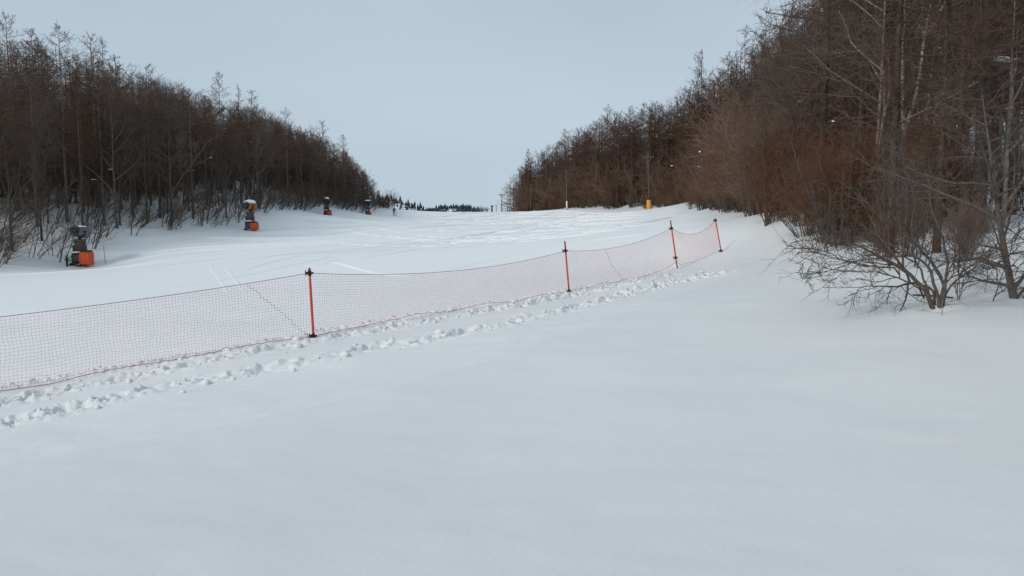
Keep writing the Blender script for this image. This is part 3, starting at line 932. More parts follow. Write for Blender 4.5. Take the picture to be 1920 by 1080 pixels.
def mass(name, temps, spots, m):
    parts = []
    for x, y, z, sx, sz_, i in spots:
        a = rng.uniform(0, 6.28); v_, f_ = temps[i]
        c_, s_ = math.cos(a) * sx, math.sin(a) * sx
        parts.append((np.stack([v_[:, 0] * c_ - v_[:, 1] * s_ + x, v_[:, 0] * s_ + v_[:, 1] * c_ + y, v_[:, 2] * sz_ + z], 1), f_))
    link(name, np_mesh(name, *join(parts), m), kind='stuff')


CL_ = [cheap_larch(400 + i) for i in range(5)]; CB_ = [cheap_brush(450 + i) for i in range(4)]
for side, sk in (('left', SKY_L), ('right', SKY_R)):
    spots = []; tries = 0
    while len(spots) < (330 if side == 'left' else 470) and tries < 9000:
        tries += 1
        y = rng.uniform(46, 215) if side == 'left' else (rng.uniform(90, 225) if rng.random() < .65 else rng.uniform(40, 225))
        off = 9 + rng.random() * 42 if side == 'left' else 3.5 + abs(rng.normal(0, 1)) * 16
        x = edge_left(y) - off if side == 'left' else edge_right(y) + off
        z = gz(x, y); px, hm = height_for(x, y, z, sk)
        if px < -150 or px > 2050 or (side == 'left' and px > 735) or (side == 'right' and px < 945) or hm < 4: continue
        h = min(hm, 18) * rng.uniform(.84, 1.0) / 16
        spots.append((x, y, z, h * rng.uniform(.9, 1.3), h, rng.integers(5)))
    if side == 'right':
        for _ in range(70):  # wood carried on out of view, put in to shade the near right snow
            x, y = rng.uniform(6, 26), rng.uniform(-12, 13)
            if x > .75 * max(y, 0) + 4.5: h = rng.uniform(.6, .95); spots.append((x, y, gz(x, y), h, h, rng.integers(5)))
    mass('forest', CL_, spots, M_LTWIG)
    spots = []; tries = 0
    while len(spots) < 330 and tries < 8000:
        tries += 1
        y = rng.uniform(46, 190) if side == 'left' else rng.uniform(50, 205)
        off = (11 if side == 'left' else 2.2) + abs(rng.normal(0, 1)) * 14
        x = edge_left(y) - off if side == 'left' else edge_right(y) + off
        z = gz(x, y); px, hm = height_for(x, y, z, sk)
        if px < -150 or px > 2050 or (side == 'left' and px > 738) or (side == 'right' and px < 945): continue
        h = min(rng.uniform(.6, 1.6), max(.3, hm / 4.5))
        spots.append((x, y, z - .1, h * rng.uniform(.8, 1.2), h, rng.integers(4)))
    mass('undergrowth', CB_, spots, M_STWIG if side == 'right' else M_LTWIG)

# ------------------------------------------------------------------ the bush in front
g3 = np.random.default_rng(21)
BB = hit(1755, 577, 5, 14)
stems = [  # photo points with distances from BB, base first
    ([(1750, 574, 0), (1735, 548, -.05), (1712, 522, -.1), (1690, 505, -.1), (1650, 482, -.2), (1610, 462, -.3), (1560, 446, -.4), (1525, 448, -.5)], .040),
    ([(1758, 576, 0), (1757, 552, .05), (1742, 540, .15), (1715, 530, .2), (1680, 538, .1), (1635, 536, 0), (1606, 543, -.1)], .026),
    ([(1757, 576, 0), (1752, 553, .1), (1740, 505, .3), (1725, 490, .4), (1690, 470, .5), (1640, 440, .7), (1590, 400, .8)], .030),
    ([(1760, 576, 0), (1764, 550, 0), (1768, 530, .05), (1750, 495, .0), (1727, 470, -.1), (1700, 440, -.3), (1668, 395, -.5), (1640, 350, -.6)], .034),
    ([(1760, 575, 0), (1768, 542, -.1), (1775, 500, -.2), (1770, 470, -.3), (1760, 430, -.4), (1745, 380, -.4), (1738, 320, -.5)], .028),
    ([(1763, 576, 0), (1770, 545, .1), (1790, 525, .2), (1815, 508, .3), (1845, 485, .4), (1870, 460, .5)], .020),
    ([(1763, 574, 0), (1772, 530, -.1), (1800, 512, -.3), (1830, 490, -.5), (1872, 472, -.7)], .018),
    ([(1735, 548, 0), (1700, 528, -.3), (1650, 512, -.5), (1590, 510, -.7), (1530, 512, -.9)], .016),
    ([(1712, 522, 0), (1680, 480, .2), (1650, 440, .3), (1630, 400, .4), (1600, 350, .5)], .020),
    ([(1690, 505, 0), (1640, 500, .1), (1590, 490, .2), (1545, 470, .3), (1505, 465, .3)], .015),
    ([(1752, 553, 0), (1720, 480, .5), (1712, 430, .7), (1715, 380, .9), (1700, 320, 1.1)], .020)]
SP = []; SR = []
for pts, r in stems:
    q_ = np.array([at(a, b, BB[1] + c) for a, b, c in pts]); s_, _ = spline(q_, 16)
    s_[1:] += g3.normal(0, .008, s_[1:].shape)
    s_[:, 1] += np.linspace(g3.normal(0, .07), 0, 16); SP.append(s_ - BB); SR.append(r * .74 * np.linspace(1.08, .16, 16))
SP = np.array(SP); SR = np.array(SR)
SP[:, 0, 2] -= .08
B, Br = grow(g3, SP, SR, 10, .26, 1, 42, 16, lambda t: .75 - .3 * t, .3, .012, 6, .02, .16, rmin=.0045)
C1, C1r = grow(g3, B, Br, 5, .12, 1, 45, 15, .45, .3, .011, 5, .01, .2, rmin=.003)
D1, D1r = grow(g3, C1, C1r, 4, .15, 1, 45, 15, .42, .3, .011, 3, .0, .2, rmin=.0022)
root = thing('bush', 'dark leafless bush with crooked stems, alone in the smooth foreground snow', 'bush', BB)
for i in range(len(SP)):
    link('stem', np_mesh('stem', *tubes(SP[i:i + 1], SR[i:i + 1], 8), M_BUSH), root)
link('twigs', np_mesh('twigs', *join([tubes(B, Br, 4), tubes(C1, C1r), tubes(D1, D1r)]), M_BTWIG), root)['kind'] = 'stuff'
stick = MB(); a = at(1712, 553, BB[1] + .12) - BB; b = at(1788, 558, BB[1] + .10) - BB
stick.rod(a, (a * .6 + b * .4) + np.array([0, 0, .004]), .012, .014, 7).rod((a * .6 + b * .4) + np.array([0, 0, .004]), b, .0139, .009, 7)
thing('fallen_stick', 'short dark stick caught across the foot of the foreground bush', 'stick', BB, data=stick.mesh('fallen_stick', M_BUSH))

# smaller stems round it
for px, py, d, H, lab in [(1836, 560, 9.9, 1.3, 'thin two-stemmed sapling in snow right of the foreground bush'), (1515, 519, 12.6, .75, 'tiny twig tuft sticking out of the snow left of the foreground bush'),
                          (1690, 507, 13.2, 2.6, 'young sapling with straight stem behind the left arms of the foreground bush'), (1560, 470, 17.5, 2.2, 'low tangled shrub where the brush meets the smooth snow')]:
    hp = hit(px, py, 5, 30)
    gg = int(px)
    parts = brush(gg, H, 2 if H < 1.5 else 6, 16 if H > 1 else 30, twigs=7, fine=4, mt=M_BUSH, mc=M_BUSH)
    plant('sapling', parts, ST, lab, 'sapling', None, hp[0], hp[1], (1, 1), rz=.3)
BL = ['leafless shrub behind the far left arms of the foreground bush', 'leafless shrub behind the middle of the foreground bush', 'leafless shrub straight behind the foot of the foreground bush',
      'leafless shrub between the foreground bush and the thick larch trunk', 'leafless shrub left of the slanting trunk at the right border', 'leafless shrub touching the right border behind the slanting trunk',
      'leafless shrub where the brush line ends left of the foreground bush', 'leafless shrub in front of the dark larch trunk behind the bush', 'leafless shrub at the foot of the dark larch left of the bush top']
for i, (px, py, dd) in enumerate([(1600, 470, 0), (1660, 465, .8), (1720, 455, .3), (1800, 450, .9), (1870, 470, 0), (1905, 455, .5), (1580, 452, 1), (1760, 440, 1.5), (1690, 440, 1.6)]):
    if i in (0, 1, 6, 8): continue
    hp = hit(px, py + 35, 5, 40)
    k = .26 + .12 * rng.random()
    plant('shrub', BRUSH[i % 4], ST, BL[i], 'shrub', 'shrubs behind the foreground bush', hp[0], hp[1] + dd + 1.0, (k, k))

hp = hit(1764, 592, 5, 14)
sp = MB().rod((0, 0, -.05), (.03, 0, .12), .004, .002, 5).rod((.015, 0, .05), (-.02, .01, .11), .003, .0015, 5)
thing('twig', 'single tiny twig poking from the snow in front of the foreground bush', 'twig', hp, data=sp.mesh('twig', M_BUSH))

# ------------------------------------------------------------------ safety net and its poles
POLE_PX = [((580, 502), (588, 636), 13.4, (512, 630)), ((1059, 452), (1067, 547), 20.0, (470, 545)), ((1257, 413), (1270, 504), 24.8, (428, 491)), ((1341, 409), (1353, 476), 28.0, (413, 470))]
LABP = ['red-orange pole of the net nearest the camera, black clamps at top and foot', 'second red-orange net pole, between the nearest pole and the close pair at right',
        'steeply leaning third red-orange pole with its lower clamp well above the snow', 'last red-orange net pole in front of the reddish brush']
tops = []; bots = []
for (tp, bp, d, (c1, c2)), lab in zip(POLE_PX, LABP):
    px3 = bp[0]
    b = at(*bp, d); b[2] = min(b[2], gz(b[0], b[1]) + .0) if abs(b[2] - gz(b[0], b[1])) < .2 else b[2]
    t = at(*tp, d); t[2] += 0.0
    root = thing('net_pole', lab, 'net pole', b, group='poles of the safety net')
    ax = (t - b); Ln = np.linalg.norm(ax); ax /= Ln
    yt = (bp[1] - c1) / (bp[1] - tp[1]); yb = (bp[1] - c2) / (bp[1] - tp[1])
    MB().lathe(-ax * .35, ax * Ln * (yt + .03), [(0, .024), (.99, .0225), (1, .02)], 12).obj('shaft', M_POLE, root, True)
    MB().lathe(ax * Ln * (yt + .031), ax * Ln, [(0, .0225), (.9, .0225), (.98, .019), (1, .01)], 12).obj('top_sleeve', M_POLECAP, root, True)
    for kk, y_ in enumerate((yt, yb)):
        c = ax * Ln * y_
        cm = c if not (kk == 1 and px3 == 1270) else ax * Ln * ((bp[1] - 483) / (bp[1] - tp[1]))
        m = MB().lathe(cm - ax * .05, cm + ax * .05, [(0, .028), (.1, .032), (.45, .032), (.5, .039), (.55, .032), (.9, .032), (1, .028)], 12)
        side = np.cross(ax, [0, 1, 0]); side /= np.linalg.norm(side)
        m.box(cm + side * .055, (.05, .05, .055), bev=.008).box(cm - side * .05, (.03, .035, .04), bev=.006)
        m.rod(cm + side * .075 - ax * .05, cm + side * .075 + ax * .06, .008)
        m.obj('clamp', M_BLACK, root)
        (tops if kk == 0 else bots).append(b + c)
tops = np.array(tops); bots = np.array(bots)
# off-frame pole at the left end carries the net on
bl = np.array([FX[0][0], FX[0][1], 0]); bl[2] = gz(bl[0], bl[1]); tl_ = bl + np.array([0, 0, 1.17])
a0 = at(0, 597, 11.0); b0 = at(0, 736, 11.0)
TOPS = np.vstack([tl_, tops]); BOTS = np.vstack([bl + [0, 0, .06], bots])
cell = .052
tpl = []; btl = []
for i in range(4):
    A, B2 = TOPS[i], TOPS[i + 1]; C, D2 = BOTS[i], BOTS[i + 1]
    n = int(np.linalg.norm(B2 - A) / cell); u = np.linspace(0, 1, n, endpoint=(i == 3))
    sag = (.13, .23, .22, .34)[i]
    T3 = A + (B2 - A) * u[:, None]; T3[:, 2] -= 4 * sag * u * (1 - u)
    B3 = C + (D2 - C) * u[:, None]
    if i == 0:
        # passes the frame edge at the heights seen there
        T3[:, 2] += 0
    stt = to_st(B3[:, :2]); zz = np.array([strip_z(s_, t_) for s_, t_ in stt])
    low = (zz + .035 + .02 * np.sin(u * 23 + i))
    k = np.clip(np.minimum(u, 1 - u) * 6, 0, 1)
    if i == 3: k = np.clip(np.minimum(u * 8, (1 - u) * 2.0), 0, 1)
    B3[:, 2] = B3[:, 2] * (1 - k) + low * k
    tpl.append(T3); btl.append(B3)
TP = np.concatenate(tpl); BT = np.concatenate(btl)
nv = 23; ncol = len(TP)
v = np.linspace(0, 1, nv)
NET = TP[:, None] * (1 - v[None, :, None]) + BT[:, None] * v[None, :, None]
cs = np.linspace(0, ncol * cell, ncol)
jn = NM[np.clip(np.searchsorted(CS, to_st(NET[:, 0, :2])[:, 0]), 0, len(CS) - 1)]
belly = np.sin(np.pi * v)[None] * (.05 * np.sin(cs * .9)[:, None] + .09 * fbm(cs[:, None] * .7 + 0 * v, v[None] * 2.5 + 0 * cs[:, None], 3))
NET[..., :2] += jn[:, None] * belly[..., None]
sh = .05 * np.sin(np.pi * v)[None] * np.interp(cs, [0, cs[-1]], [1, 1])[:, None] * vnoise(cs[:, None] * 1.1 + 0 * v, 3.3 * v[None] + 0 * cs[:, None])
NET[..., 2] += sh
al = np.gradient(NET[..., :2], axis=0); al /= np.linalg.norm(al, axis=2, keepdims=True) + 1e-9
NET[..., :2] += al * (.045 * np.sin(np.pi * v)[None, :, None]) * vnoise(cs[:, None] * 2.2 + 40, 4 * v[None] + 0 * cs[:, None])[..., None]
NET[:, 1:-1] += g3.normal(0, .0035, NET[:, 1:-1].shape)
root = thing('safety_net', 'red mesh safety net sagging between the red-orange poles on the snow', 'safety net', (TP[0][0], TP[0][1], 0))
ORG = np.array([TP[0][0], TP[0][1], 0])


def col_at(px):
    pxs, _ = proj(TP[:, 0], TP[:, 1], TP[:, 2]); return int(np.abs(pxs - px).argmin())


j1t, j1b = col_at(455), col_at(572); j2t, j2b = col_at(1134), col_at(1160)


def seam(a_, b_): return np.round(np.linspace(a_, b_, nv)).astype(int)


cuts = [np.zeros(nv, int), seam(j1t, j1b), seam(j2t, j2b), np.full(nv, ncol - 1)]
for c in range(3):
    parts = []
    lo, hi = cuts[c], cuts[c + 1]
    for j in range(nv):                      # strands along the net
        if hi[j] - lo[j] > 1:
            P_ = NET[lo[j]:hi[j] + 1, j][None] - ORG
            parts.append(tubes(P_, np.full(P_.shape[:2], .0017), 3))
    for i in range(lo.min(), hi.max() + 1):  # strands down the net
        js = [j for j in range(nv) if lo[j] <= i <= hi[j]]
        if len(js) > 1:
            P_ = NET[i, js[0]:js[-1] + 1][None] - ORG
            parts.append(tubes(P_, np.full(P_.shape[:2], .0017), 3))
    link('net_panel', np_mesh('net_panel', *join(parts), M_NET), root)
for c in (1, 2):                             # laced joints run stepwise over the meshes
    pl = []
    for j in range(nv - 1):
        pl.append(NET[cuts[c][j], j]); 
        pl.append(NET[cuts[c][j + 1], j])
    pl.append(NET[cuts[c][-1], -1]); P_ = np.array(pl)[None] - ORG
    link('lacing', np_mesh('lacing', *tubes(P_ + 1e-4 * g3.normal(size=P_.shape), np.full(P_.shape[:2], .0045), 4), M_ROPE), root)
for nm, row in (('top_rope', 0), ('bottom_rope', -1)):
    P_ = NET[:, row][None] - ORG
    link(nm, np_mesh(nm, *tubes(P_, np.full(P_.shape[:2], .0052), 6), M_ROPE), root)

# ------------------------------------------------------------------ snow guns
def snow_gun(px, py, d, H, turn, label, barrel_mat, cap, box_side, tilt=.1, variant=0):
    """fan gun on a mast: base, cabinets, mast, yoke, barrel; H = overall height"""
    b = at(px, py, d); b[2] = gz(b[0], b[1])
    root = thing('snow_gun', label, 'snow gun', b, group='snow guns along the left edge')
    k = H / 3.0
    m = MB()
    for sx in (-.42, .42): m.box((sx * k, 0, .06 * k), (.12 * k, 1.5 * k, .12 * k))
    for sy in (-.55, 0, .55): m.box((0, sy * k, .16 * k), (.96 * k, .1 * k, .08 * k))
    for sx in (-.38, .38):
        for sy in (-.45, .45): m.rod((sx * k, sy * k, .2 * k), (sx * .55 * k, sy * .5 * k, 1.55 * k), .028 * k)
    m.obj('base_frame', M_DARK, root)
    m = MB().box((-.08 * k, -.18 * k, .55 * k), (.72 * k, .62 * k, .66 * k), bev=.03 * k)
    m.obj('compressor_box', M_DARK, root)
    m = MB()
    for i in range(4): m.box((-.08 * k, -.505 * k, (.36 + .12 * i) * k), (.5 * k, .03 * k, .05 * k))
    m.obj('louvre', M_GREY, root)
    MB().box((-.04 * k, 0, 1.23 * k), (.82 * k, .60 * k, .50 * k), bev=.04 * k).obj('motor_housing', M_BROWN, root)
    MB().box((0, 0, 1.74 * k), (.66 * k, .54 * k, .48 * k), bev=.04 * k).obj('control_cabinet', M_BROWN, root)
    m = MB()
    for i in range(3): m.box((-.02 * k, -.285 * k, (1.6 + .14 * i) * k), (.46 * k, .03 * k, .05 * k))
    m.obj('cabinet_rib', M_GREY, root)
    MB().box((-.03 * k, 0, 1.49 * k), (.9 * k, .68 * k, .035 * k)).obj('shelf', M_GREY, root)
    m = MB().box((0, 0, .925 * k), (.95 * k, .74 * k, .07 * k))
    m.obj('deck_plate', M_GREY, root)
    m = MB().lathe((0, 0, 1.9 * k), (0, 0, 2.2 * k), [(0, .2 * k), (.3, .12 * k), (.85, .12 * k), (1, .22 * k)], 12)
    m.obj('mast', M_DARK, root, True)
    ax = Vector((-math.cos(turn), -math.sin(turn), tilt)).normalized(); axn = np.array(ax)
    sd_ = np.cross(axn, [0, 0, 1]); sd_ /= np.linalg.norm(sd_)
    c = np.array([0, 0, 2.55 * k])
    m = MB()
    for s in (-1, 1):
        m.rod(np.array([0, 0, 2.12 * k]) + s * sd_ * .1 * k, c + s * sd_ * .5 * k - [0, 0, .2 * k], .05 * k)
        m.rod(c + s * sd_ * .5 * k - [0, 0, .22 * k], c + s * sd_ * .5 * k, .05 * k)
        m.rod(c + s * sd_ * .38 * k, c + s * sd_ * .56 * k, .07 * k)
    m.obj('yoke', M_DARK, root)
    p0 = c + axn * .55 * k; p1 = c - axn * .55 * k
    MB().lathe(p0, p1, [(.02, .30 * k), (0, .34 * k), (.02, .375 * k), (.2, .385 * k), (.5, .41 * k), (.8, .44 * k), (.97, .46 * k), (1, .43 * k), (.98, .38 * k)], 22, caps=False).obj('barrel', barrel_mat, root, True)
    MB().lathe(p0 - axn * .1 * k, p0 + axn * .02 * k, [(0, .392 * k), (.2, .41 * k), (.9, .41 * k), (1, .37 * k), (.9, .345 * k), (0, .33 * k)], 22, caps=False).obj('nozzle_ring', M_BLACK, root, True)
    m = MB().lathe(p0 - axn * .25 * k, p0 - axn * .2 * k, [(0, .33 * k), (1, .33 * k)], 22)
    m.obj('fan_back', M_BLACK, root)
    m = MB()
    for i in range(6):
        q_ = i * math.pi / 3; r_ = sd_ * math.cos(q_) + np.cross(sd_, axn) * math.sin(q_)
        m.rod(p0 - axn * .06 * k + r_ * .05 * k, p0 - axn * .03 * k + r_ * .33 * k, .02 * k)
    m.lathe(p0 - axn * .12 * k, p0 + axn * .0 * k, [(0, .1 * k), (.7, .09 * k), (1, .04 * k)], 12)
    m.obj('nozzle_spider', M_GREY, root)
    m = MB()
    for rr_ in (.14, .24, .34, .43):
        n_ = 24
        for i in range(n_):
            q0, q1 = i * 2 * math.pi / n_, (i + 1) * 2 * math.pi / n_
            f = lambda q_: p1 - axn * .04 * k + (sd_ * math.cos(q_) + np.cross(sd_, axn) * math.sin(q_)) * rr_ * k
            m.rod(f(q0), f(q1), .012 * k, m=4)
    m.obj('rear_guard', M_GREY, root)
    if box_side is not None:
        bx, bw, bh = box_side
        m = MB().box((bx * k, -.30 * k, bh * .5 * k + .02), (bw * k, .75 * k, bh * k), bev=.05 * k)
        m.obj('orange_pad', M_ORANGE, root)
        m = MB().box((bx * k - .02, -.28 * k, (bh + .085) * k), (bw * .86 * k, .6 * k, .16 * k), bev=.03 * k)
        m.obj('pad_lid', M_DARK, root)
    if cap:
        n_ = MB().add(*lump(tuple(c + np.array([0, 0, .36 * k])), (cap[0] * k, .5 * k, cap[1] * k), int(px), 18, 10, .10, .25))
        s_ = n_.mesh('snow_cap', M_CLUMP, True)
        thing('snow_heap', cap[2], 'snow heap', b, group='snow lying on the snow guns', data=s_)
    m = MB().add(*lump((-.1 * k, -.35 * k, .955 * k), (.4 * k, .22 * k, .10 * k), int(px) + 1, 14, 8, .15, .1))
    thing('snow_heap', 'small snow heap on the deck of ' + cap[3], 'snow heap', b, group='snow lying on the snow guns', data=m.mesh('snow_heap', M_CLUMP, True))
    return root


snow_gun(152, 498, 57, 3.0, 1.4, 'nearest snow gun, grey barrel and big orange pad, at the left edge of the run', M_GREY, (.48, .10, 'thin snow crust on the grey barrel of the nearest snow gun', 'the nearest snow gun'), (.62, .78, .98), .15)
snow_gun(470, 432, 80, 3.0, 1.03, 'second snow gun with orange-brown barrel under a thick snow cap', M_RUST, (.66, .34, 'thick rounded snow cap on the second snow gun', 'the second snow gun'), (.55, .68, .75), .1)
snow_gun(613, 405.5, 125, 2.9, 1.2, 'third snow gun with a tilted snow cap and red-orange pad', M_DARK, (.44, .3, 'lopsided snow cap on the third snow gun', 'the third snow gun'), (.55, .62, .8), .35)
snow_gun(690, 403.5, 146, 2.8, .1, 'farthest snow gun, dark with a flat snow slab on top', M_DARK, (.62, .20, 'flat snow slab on the farthest snow gun', 'the farthest snow gun'), (.45, .5, .5), .0)
b = hit(126, 500, 40, 70); b[2] = gz(b[0], b[1])
root = thing('hydrant', 'small dark water hydrant in snow left of the nearest snow gun', 'hydrant', b)
MB().lathe((0, 0, -.1), (0, 0, .75), [(0, .07), (.8, .07), (.82, .10), (.9, .10), (.92, .05), (1, .03)], 12).obj('standpipe', M_DARK, root, True)
MB().rod((0, 0, .45), (.42, -.05, .42), .045).lathe((.42, -.05, .42), (.5, -.05, .42), [(0, .07), (1, .07)], 10).obj('outlet', M_DARK, root)
MB().rod((-.16, 0, .78), (.16, 0, .78), .02).rod((0, -.16, .78), (0, .16, .78), .02).obj('valve_wheel', M_DARK, root)
hq, _ = spline([(.45, -.05, .42), (.62, -.12, .2), (.85, -.3, .06), (1.15, -.2, .06), (1.45, .05, .2)], 20)
link('hose', np_mesh('hose', *tubes(hq[None], np.full((1, 20), .04), 7), M_BLACK), root)
b = hit(198, 494, 40, 70); b[2] = gz(b[0], b[1])
root = thing('marker_stake', 'thin dark stake in snow right of the nearest snow gun', 'stake', b)
MB().lathe((0, 0, -.2), (-.1, 0, 1.35), [(0, .02), (.98, .018), (1, .006)], 8).obj('rod', M_DARK, root, True)
MB().lathe((-.082, 0, 1.1), (-.097, 0, 1.3), [(0, .026), (1, .026)], 8).obj('tape_band', M_GREY, root, True)

# ------------------------------------------------------------------ poles, sign and skier at the top of the run
def util_pole(px, py, d, top, label, arm=None, pad=False, foot=False, r=.13, lean=0.0):
    b = at(px, py, d); b[2] = gz(b[0], b[1])
    H = at(px, top, d)[2] - b[2]
    root = thing('utility_pole', label, 'pole', b)
    root.rotation_euler = (0, lean, 0)
    MB().lathe((0, 0, -.4), (0, 0, H), [(0, r * 1.15), (.97, r * .72), (1, r * .55)], 12).obj('shaft', M_WOOD, root, True)
    if arm:
        z0, wd = arm
        m = MB().box((0, -.14, H - z0), (wd, .12, .14))
        m.obj('crossarm', M_WOOD, root)
        m = MB()
        for s in (-1, 1):
            m.rod((s * wd * .42, -.14, H - z0 + .06), (s * wd * .42, -.14, H - z0 + .28), .05, .07)
            m.rod((s * wd * .16, -.14, H - z0 + .06), (s * wd * .16, -.14, H - z0 + .28), .05, .07)
        m.obj('insulators', M_GREY, root)
        m = MB()
        for s in (-1, 1): m.rod((0, -.12, H - z0 - .7), (s * wd * .3, -.14, H - z0 - .06), .03)
        m.obj('brace', M_GREY, root)
    if pad:
        MB().lathe((0, 0, -.1), (0, 0, 1.95), [(0, .30), (.05, .36), (.3, .34), (.36, .315), (.42, .36), (.68, .37), (.74, .33), (.8, .37), (.97, .36), (1, .3)], 18).obj('yellow_pad', M_YELLOW, root, True)
        MB().lathe((0, 0, 1.96), (0, 0, 2.3), [(0, .2), (.6, .22), (1, .16)], 12).obj('dark_collar', M_DARK, root, True)
    if foot:
        MB().lathe((0, 0, .1), (0, 0, 1.6), [(0, r * 1.3), (1, r * 1.25)], 12).obj('white_sleeve', M_WHITE, root, True)
    return root


util_pole(1217, 398, 120, 283, 'wooden utility pole with crossarm, wrapped in yellow padding at its foot', arm=(1.0, 1.8), pad=True, lean=-.03, r=.105)
util_pole(1063, 393, 142, 318, 'plain wooden pole with white sleeve at its foot before the right wood', foot=True, lean=-.02)
util_pole(995, 396, 165, 345, 'thin grey pole at the edge of the right wood near the crest', r=.10)
util_pole(941, 397, 174, 364, 'dark pole with crossarm against the sky at the crest', arm=(.2, 1.6), r=.11)
b = at(930.5, 397.5, 168); b[2] = gz(b[0], b[1])
root = thing('post', 'short grey post with T-shaped top on the crest beside the pointed sign', 'post', b)
MB().box((0, 0, .6), (.12, .12, 1.5)).obj('upright', M_WOOD, root)
MB().box((0, 0, 1.39), (.55, .14, .09)).obj('crossbar', M_WOOD, root)
b = at(922.5, 397.5, 166); b[2] = gz(b[0], b[1])
root = thing('signpost', 'dark pointed sign standing on the crest against the sky', 'sign', b)
MB().box((0, 0, .35), (.34, .2, 1.0), bev=.03).obj('lower_board', M_DARK, root)
MB().box((0, 0, .92), (.2, .14, .2)).obj('post', M_GREY, root)
m = MB(); pr = [(-.34, 1.02), (.34, 1.02), (.26, 1.22), (.0, 1.6), (-.26, 1.22)]
m.add([(x, -.08, z) for x, z in pr] + [(x, .08, z) for x, z in pr], [(0, 1, 2, 3, 4), (9, 8, 7, 6, 5)] + [(i, 5 + i, 5 + (i + 1) % 5, (i + 1) % 5) for i in range(5)])
m.obj('arrow_board', M_DARK, root)


def skier(px, py, d, label):
    b = at(px, py, d); b[2] = gz(b[0], b[1]) + .03
    root = thing('person', label, 'person', b, rz=.5)
    J = {'pel': (0, 0, .92), 'bel': (0, -.02, 1.08), 'che': (0, -.06, 1.3), 'nec': (0, -.07, 1.47), 'hed': (0, -.10, 1.58), 'top': (0, -.09, 1.72)}
    vs = list(J.values()); rad_ = [.16, .15, .18, .075, .10, .075]; ed = [(0, 1), (1, 2), (2, 3), (3, 4), (4, 5)]
    for s in (-1, 1):
        n_ = len(vs)
        vs += [(s * .11, -.02, .84), (s * .16, -.12, .50), (s * .19, -.02, .12), (s * .19, -.14, .06)]; rad_ += [.115, .085, .07, .055]
        ed += [(0, n_), (n_, n_ + 1), (n_ + 1, n_ + 2), (n_ + 2, n_ + 3)]
        n_ = len(vs)
        vs += [(s * .20, -.05, 1.38), (s * .30, -.06, 1.14), (s * .33, -.26, 1.0), (s * .33, -.34, .98)]; rad_ += [.075, .062, .05, .05]
        ed += [(2, n_), (n_, n_ + 1), (n_ + 1, n_ + 2), (n_ + 2, n_ + 3)]
    me_ = bpy.data.meshes.new('body'); me_.from_pydata(vs, ed, []); me_.materials.append(M_CLOTH)
    o_ = link('body', me_, root)
    md = o_.modifiers.new('skin', 'SKIN'); md.use_smooth_shade = True
    for i, r_ in enumerate(rad_):
        me_.skin_vertices[0].data[i].radius = (r_, r_)
    me_.skin_vertices[0].data[0].use_root = True
    o_.modifiers.new('sub', 'SUBSURF').levels = 1
    MB().add(*lump((0, -.185, 1.585), (.06, .03, .085), 4, 10, 6, .05, 1)).obj('face', M_SKIN, root, True)
    MB().add(*lump((0, -.08, 1.66), (.125, .14, .13), 5, 12, 7, .03, .4)).obj('helmet', M_BLACK, root, True)
    for s in (-1, 1):
        m_ = MB().box((s * .19, -.1, .01), (.09, 1.5, .03)).box((s * .19, -.9, .05), (.09, .18, .02), rot=Vector((0, 1, .5)).to_track_quat('Y', 'Z'))
        m_.obj('ski', M_SKI, root)
        MB().rod((s * .36, -.36, 1.06), (s * .55, -.1, .05), .016).lathe((s * .535, -.12, .06), (s * .538, -.115, .10), [(0, .05), (1, .05)], 10).obj('ski_pole', M_GREY, root)


skier(739, 404, 155, 'skier in dark clothes standing on skis just below the crest')

# ------------------------------------------------------------------ snow caught in the trees
snow_spots = [(1882, 112, 21, .38, .08), (1562, 228, 25, .09, .06), (1410, 274, 34, .08, .04), (1311, 313, 60, .18, .09), (1655, 143, 25, .10, .04), (1890, 204, 20, .18, .03),
              (1626, 332, 24, .07, .06), (1500, 190, 30, .14, .025), (1260, 311, 100, .3, .1), (1312, 285, 70, .14, .14),
              (1855, 300, 24, .10, .10), (1720, 126, 27, .12, .03), (27, 272, 68, .2, .12), (45, 275, 70, .2, .1), (295, 312, 85, .4, .12),
              (208, 318, 72, .4, .12), (176, 337, 70, .4, .09), (357, 320, 90, .5, .15), (395, 296, 95, .35, .18), (470, 266, 104, .4, .10)]
for i, (px, py, d, rx, rz2) in enumerate(snow_spots):
    c = at(px, py, d)
    if px < 640: rx *= .5; rz2 *= .7
    elif i > 0: rx *= .65; rz2 *= .7
    m = MB().add(*lump((0, 0, 0), (rx, rx * .6, rz2), 900 + i, 18, 10, .42, .35))
    side = 'left' if px < 900 else 'right'
    if i == 0: lab, gr = 'long white snow pillow on a branch at the upper right', None
    elif i == 1: lab, gr = 'small bright snow block caught in twigs left of the forked birch', None
    else: lab, gr = 'lump of white snow caught in the branches of the %s wood' % side, 'snow lumps in the %s wood' % side
    o = thing('snow_clump', lab, 'snow clump', c, data=m.mesh('snow_clump', M_CLUMP, True), group=gr)
    if px < 640 and rx >= .24: o.rotation_euler = (.3, -.5 + .2 * (i % 3), 0) 

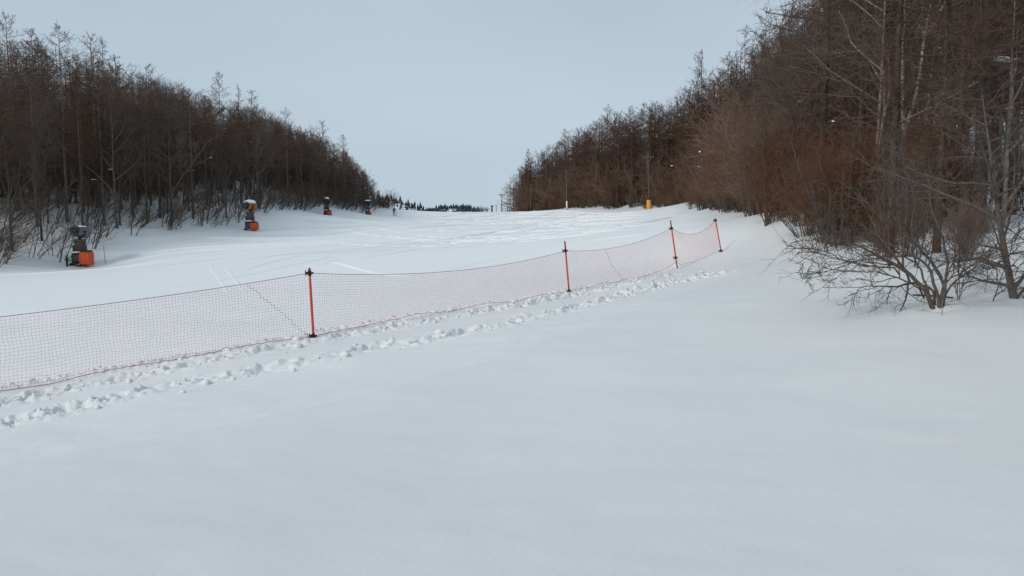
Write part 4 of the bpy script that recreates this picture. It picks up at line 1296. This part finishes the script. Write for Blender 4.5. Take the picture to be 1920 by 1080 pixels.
# ------------------------------------------------------------------ far away
def ridge(name, pts, d, m, depth, label=None):
    """rounded far hill, its crest through photo points"""
    top = np.array([at(a, b, d) for a, b in pts]); T3, _ = spline(top, 80)
    rows = []
    for k in np.linspace(0, 1, 12):
        r = T3.copy(); r[:, 1] += (k - .5) * 2 * depth; r[:, 2] = -16 + (T3[:, 2] + 16) * math.cos((k - .5) * math.pi) ** .8 + 1.5 * fbm(T3[:, 0] * .02 + k * 3, T3[:, 1] * 0 + k * 9, 3)
        rows.append(r)
    G = np.stack(rows); I = np.arange(12 * 80).reshape(12, 80)
    link(name, np_mesh(name, G.reshape(-1, 3), np.stack([I[:-1, :-1], I[:-1, 1:], I[1:, 1:], I[1:, :-1]], -1).reshape(-1, 4), m), kind='structure')
    return T3


ridge('snowy_mountain', [(640, 400), (720, 393), (780, 394), (800, 389), (822, 388), (850, 394), (950, 402)], 3600, M_SNOW, 700)
hl = ridge('hill', [(600, 350), (700, 368), (735, 377), (765, 386), (797, 398), (830, 406)], 900, M_SNOW, 120)
hf = ridge('wooded_hill', [(770, 402), (800, 398), (830, 391), (870, 390), (888, 394), (900, 401)], 1500, M_SNOW, 150)
fm = MB()
g4 = np.random.default_rng(77)


def far_conifer(x, y, z, h):
    m_ = 6; P = []; Fs = []
    for k_, (zz, rr_) in enumerate(((0, .04), (.12, .22), (.45, .13), (.5, .17), (.8, .06), (1, .005))):
        for i in range(m_):
            q_ = i * 6.283 / m_ + k_ * .5; r2 = rr_ * h * (.75 + .5 * g4.random())
            P.append((x + r2 * math.cos(q_), y + r2 * math.sin(q_), z + zz * h))
    for k_ in range(5):
        for i in range(m_):
            j = (i + 1) % m_; Fs.append((k_ * m_ + i, k_ * m_ + j, k_ * m_ + m_ + j, k_ * m_ + m_ + i))
    fm.add(P, Fs)


for T3, n_, h0, dep, dens in ((hf, 900, 9, 150, 0), (hl, 700, 8, 120, 1)):
    for _ in range(n_):
        i = g4.integers(0, 80); p = T3[i]; k_ = g4.uniform(-.5, .12)
        z = -16 + (p[2] + 16) * math.cos(k_ * math.pi) ** .8
        far_conifer(p[0] + g4.normal(0, 6), p[1] + 2 * dep * k_, z - 1.0, h0 * g4.uniform(.5, 1.15) * (1.0 if dens == 0 else .8))
o = fm.obj('far_forest', M_FAR); o['kind'] = 'stuff'
for i, (px, d, k) in enumerate([(894, 172, .5), (903, 174, .55), (912, 175, .5)]):
    x = at(px, 397, d)[0]
    plant('shrub', BRUSH[i], ST, 'pale bare shrub on the crest left of the pointed sign', 'shrub', 'shrubs on the crest', x, d, (k, k * .6))
